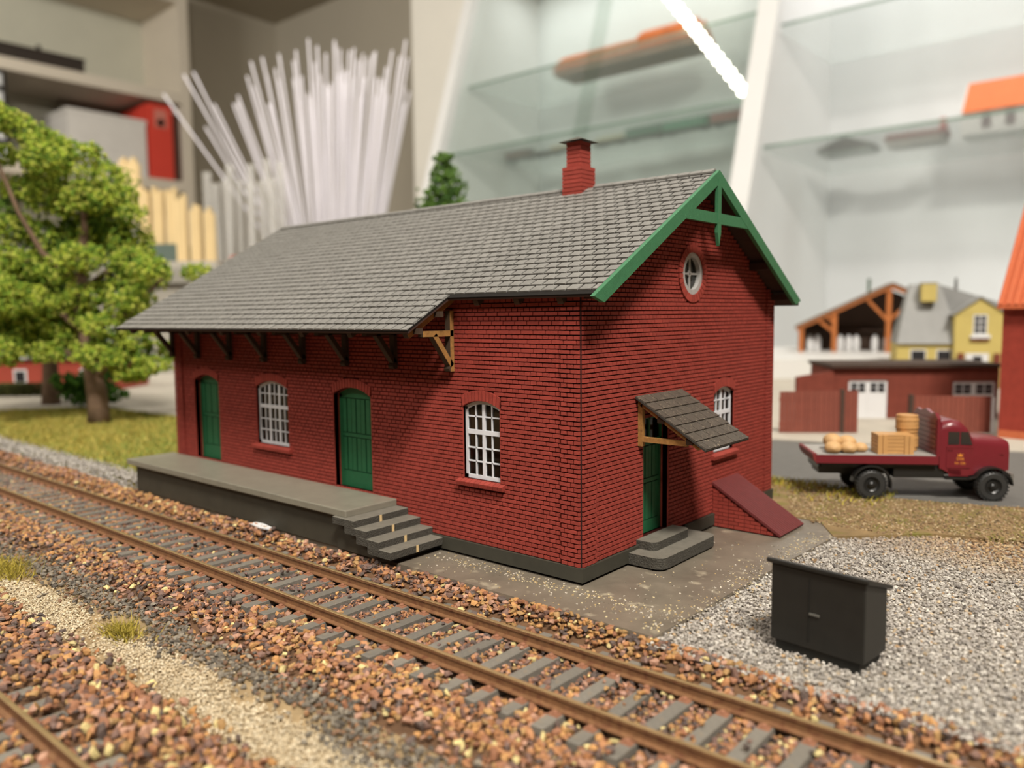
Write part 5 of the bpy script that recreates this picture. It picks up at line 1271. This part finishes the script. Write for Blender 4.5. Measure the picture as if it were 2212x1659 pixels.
for y in (16, 36): MB().cyl((0, y, 7.1), (0, y, 8.9), .8, n=10).build('dome', mat('train_black', (48, 40, 34)), tn)
for y in (4, 9, 20, 25, 41, 47):
    for x in (-1.6, 1.6): MB().cyl((x - .2, y, .75), (x + .2, y, .75), .75, n=12).build('wheel', mat('train_black', (48, 40, 34)), tn)

# ================================================================== GLASS SHOWCASE (back)
LAM = mat('white_showcase', (220, 220, 219), .5, .02, 10); LAMB = mat('white_showcase_back', (218, 220, 221), .7, .02, 10)
GLS = glass('showcase_glass', (.93, .955, .94), 1.5, .02); SHG = glass('shelf_glass', (.95, .97, .96), 1.5, .02); EDG = mat('glass_edge_green', (128, 146, 136), .3, .03, 20)
sc_ = thing('glass_showcase', 'white display showcase with slanted front and glass shelves behind the layout', 'showcase', (-100, 160, -90))
def yf(z): return 137 + .33 * (max(z, -12) - 20) - 160          # slanted front line, own frame
XLs, XMs, XRs = -50.5, 37.5, 132.0
def side(x, t, nm):
    MB().prism([(yf(-88) + 1, 2), (29, 2), (29, 196), (yf(104), 196), (yf(-12), 78)], lambda a, c, d: (d, a, c), x, x + t).build(nm, LAM, sc_)
side(XLs - 3, 3, 'side_panel'); side(XMs, 2.0, 'side_panel'); side(XRs, 3, 'side_panel')
MB().box(XLs - 3, XRs + 3, 29, 30.5, 0, 196).build('back_panel', LAMB, sc_)
MB().box(XLs - 3, XRs + 3, yf(104), 30.5, 196, 199).build('top_panel', LAM, sc_); MB().box(XLs - 3, XRs + 3, yf(-88), 30.5, 0, 2).build('bottom_panel', LAM, sc_)
MB().box(XLs, XMs, yf(-10) + 1, 29, 76, 79).build('inner_shelf', LAM, sc_); MB().box(XMs + 2, XRs, yf(-10) + 1, 29, 76, 79).build('inner_shelf', LAM, sc_)
def stile(x, w_): # slanted front frame member
    b = MB(); b.hexa([(x, yf(-88) - 2.5, 78), (x + w_, yf(-88) - 2.5, 78), (x + w_, yf(-88) + .5, 78), (x, yf(-88) + .5, 78), (x, yf(104) - 2.5, 196), (x + w_, yf(104) - 2.5, 196), (x + w_, yf(104) + .5, 196), (x, yf(104) + .5, 196)]); b.build('front_stile', LAM, sc_)
stile(XMs + .4, 4.4); stile(XLs - 3, 3.4); stile(XRs, 3)
# white infill panel left of the showcase
MB().box(-24, -.2, -.5, 1.5, 0, 210).build('infill_panel', mat('infill_white', (214, 210, 200), .6, .02, 10), None, (-153.4, 161, -90), (0, 0, 0), label='tall white infill panel left of the glass showcase', category='panel')
for x0, x1, dy in ((XLs + .2, -2.5, 0), (-7.5, XMs - .8, .9)):
    b = MB(); b.hexa([(x0, yf(-9) + dy, 79.2), (x1, yf(-9) + dy, 79.2), (x1, yf(-9) + .5 + dy, 79.2), (x0, yf(-9) + .5 + dy, 79.2), (x0, yf(104) + dy, 195.9), (x1, yf(104) + dy, 195.9), (x1, yf(104) + .5 + dy, 195.9), (x0, yf(104) + .5 + dy, 195.9)]); b.build('sliding_glass_door', GLS, sc_)
MB().box(XLs - 3, XRs + 3, yf(-12) - 2.2, yf(-12), 2, 77).build('cupboard_front', LAM, sc_)
def gshelf(x0, x1, z):
    y0 = yf(z) + 3.2
    s = MB().box(x0 + .2, x1 - .2, y0 + .06, 28.8, z + 90, z + 90.6).build('glass_shelf', SHG, sc_); MB().box(x0 + .2, x1 - .2, y0, y0 + .06, z + 90, z + 90.6).build('shelf_edge', EDG, s)
for z in (69.6, 50.2): gshelf(XLs, XMs, z)
for z in (65.2, 39.0): gshelf(XMs + 2, XRs, z)
# glowing dots added in place of a ceiling light's reflection in the glass
ls = thing('glass_reflection', 'slanting reflection of a light, built as glowing warm white dots behind the showcase glass', 'reflection', (-100, 160, 0))
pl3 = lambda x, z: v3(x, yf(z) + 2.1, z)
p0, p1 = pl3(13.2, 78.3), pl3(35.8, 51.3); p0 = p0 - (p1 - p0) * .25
MB().beam(p0 + v3(0, .45, 0), p1 + v3(0, .45, 0), 1.2, .3, up=(0, 1, 0)).build('reflection_backing', LAM, ls)
bead = MB().lathe([(.5, -.55), (1.1, -.35), (1.25, .0)], axis=1, n=12).mesh('reflection_dot', mat('reflection_glow', (255, 246, 226), .5, 0, 1, emit=4.0))
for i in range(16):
    p = p0 + (p1 - p0) * (i + .5) / 16; put('reflection_dot', bead, ls, (p[0], p[1] + .1, p[2]))
mo = thing('roof_model', 'long low model building with orange roof on the upper glass shelf', 'model building', (-127, 166, 70.25))
MB().box(0, 42, 0, 10, 0, 1.6).build('wall', mat('model_grey_brown', (150, 118, 100), .7), mo)
b = MB(); b.prism([(-.5, 1.5), (10.5, 1.5), (5, 6.4)], lambda a, c, d: (d, a, c), -.5, 42.5); b.build('roof', mat('model_roof_orange', (196, 120, 76), .7, .05, 20), mo)
for x0, x1, z1 in ((.2, 8.0, 5.0), (26, 41, 6.6)):
    b = MB(); b.box(x0, x1, .6, 5, 2.0, z1 - 1.5); b.prism([(.4, z1 - 1.6), (5.4, z1 - 1.6), (3.6, z1 + .6)], lambda a, c, d: (d, a, c), x0 - .3, x1 + .3); b.build('dormer', mat('dormer_orange', (226, 118, 52), .6), mo)
def wagon(lab, x, z, L_, h, body, roof_, load=None):
    t = thing('model_wagon', lab, 'model wagon', (x, 172, z))
    MB().box(0, L_, -1.7, 1.7, .55, .95).build('frame', sm((60, 54, 48)), t)
    MB().box(.2, L_ - .2, -1.6, 1.6, .95, .95 + h).build('body', sm(body), t)
    if roof_: MB().prism([(-1.75, .95 + h), (1.75, .95 + h), (.9, 1.45 + h), (-.9, 1.45 + h)], lambda a, c, d: (d, a, c), 0, L_).build('roof', sm(roof_), t)
    for xx in (.9, 2.1, L_ - 2.1, L_ - .9):
        b = MB(); b.cyl((xx, -1.2, .5), (xx, -1.0, .5), .5, n=12); b.cyl((xx, 1.0, .5), (xx, 1.2, .5), .5, n=12); b.build('wheel_pair', sm((44, 42, 40)), t)
    if load:
        for k in range(int(L_ / 1.3)): MB().cyl((.8 + k * 1.3, 0, .95 + h), (.8 + k * 1.3, 0, 2.0 + h), .42, n=8).build('load', sm(load), t)
ZW = 50.85
wagon('dark brown goods wagon at the far end of the train on the glass shelf', -149, ZW, 9.0, 1.6, (110, 82, 74), (96, 88, 82))
wagon('flat grey wagon without load, between brown and yellow wagons', -139.3, ZW, 5.6, .5, (110, 104, 96), None)
wagon('wagon with yellow loads next to the flat grey wagon on the shelf', -133.2, ZW, 11.2, .5, (112, 108, 92), None, (212, 178, 104))
wagon('wagon with cream loads right of the red chimney on the shelf', -117.5, ZW, 9.6, .6, (150, 142, 116), None, (214, 202, 160))
wagon('dark green wagon next to the cream loads on the glass shelf', -107.2, ZW, 10.4, 2.0, (58, 106, 84), (110, 118, 112))
wagon('green carriage before the red one on the glass shelf', -96.2, ZW, 12.6, 1.9, (62, 128, 98), (80, 112, 96))
wagon('dull red carriage nearest the white post on the glass shelf', -83, ZW, 15.5, 1.9, (142, 76, 70), (122, 96, 90))
sb = thing('model_shed', 'small dark roofed model shed on the right glass shelf', 'model building', (-54.5, 166, 39.65))
MB().box(0, 10.4, 0, 6, 0, .8).build('wall', sm((150, 156, 148)), sb); MB().prism([(-.6, .6), (11, .6), (11, 1.2), (5.2, 3.3), (-.6, 1.2)], lambda a, c, d: (a, d, c), -.4, 6.4).build('roof', sm((82, 78, 68)), sb)
hb2 = thing('model_house', 'flat grey model house with red brown roof and chimney on the right glass shelf', 'model building', (-41, 166, 39.65))
MB().box(0, 10.5, 0, 6, 0, 1.3).build('wall', sm((152, 146, 138)), hb2); MB().prism([(-.4, 1.3), (6.4, 1.3), (3, 3.0)], lambda a, c, d: (d, a, c), -.5, 11).build('roof', sm((126, 74, 62)), hb2); MB().box(9.5, 10.6, 2.5, 3.6, 2.2, 4.8).build('chimney', sm((190, 92, 80)), hb2)
ob_ = thing('model_church_house', 'white model house with bright orange roof on the right glass shelf', 'model building', (-27, 165, 39.65))
MB().box(0, 26, 0, 9, 0, 4.6).build('wall', sm((226, 224, 222)), ob_); MB().prism([(0, 4.6), (9, 4.6), (4.5, 10.6)], lambda a, c, d: (d, a, c), 0, .3).build('gable', sm((226, 224, 222)), ob_)
b = MB(); b.prism([(-.8, 4.2), (9.8, 4.2), (4.5, 10.8)], lambda a, c, d: (d, a, c), .35, 26); b.build('roof', mat('vivid_orange_roof', (226, 122, 70), .6, .05, 30), ob_)
for k in range(5): MB().box(3.6 + k * 4.0, 5.2 + k * 4.0, -.15, .02, .9, 3.9).build('window', sm((112, 92, 92)), ob_)
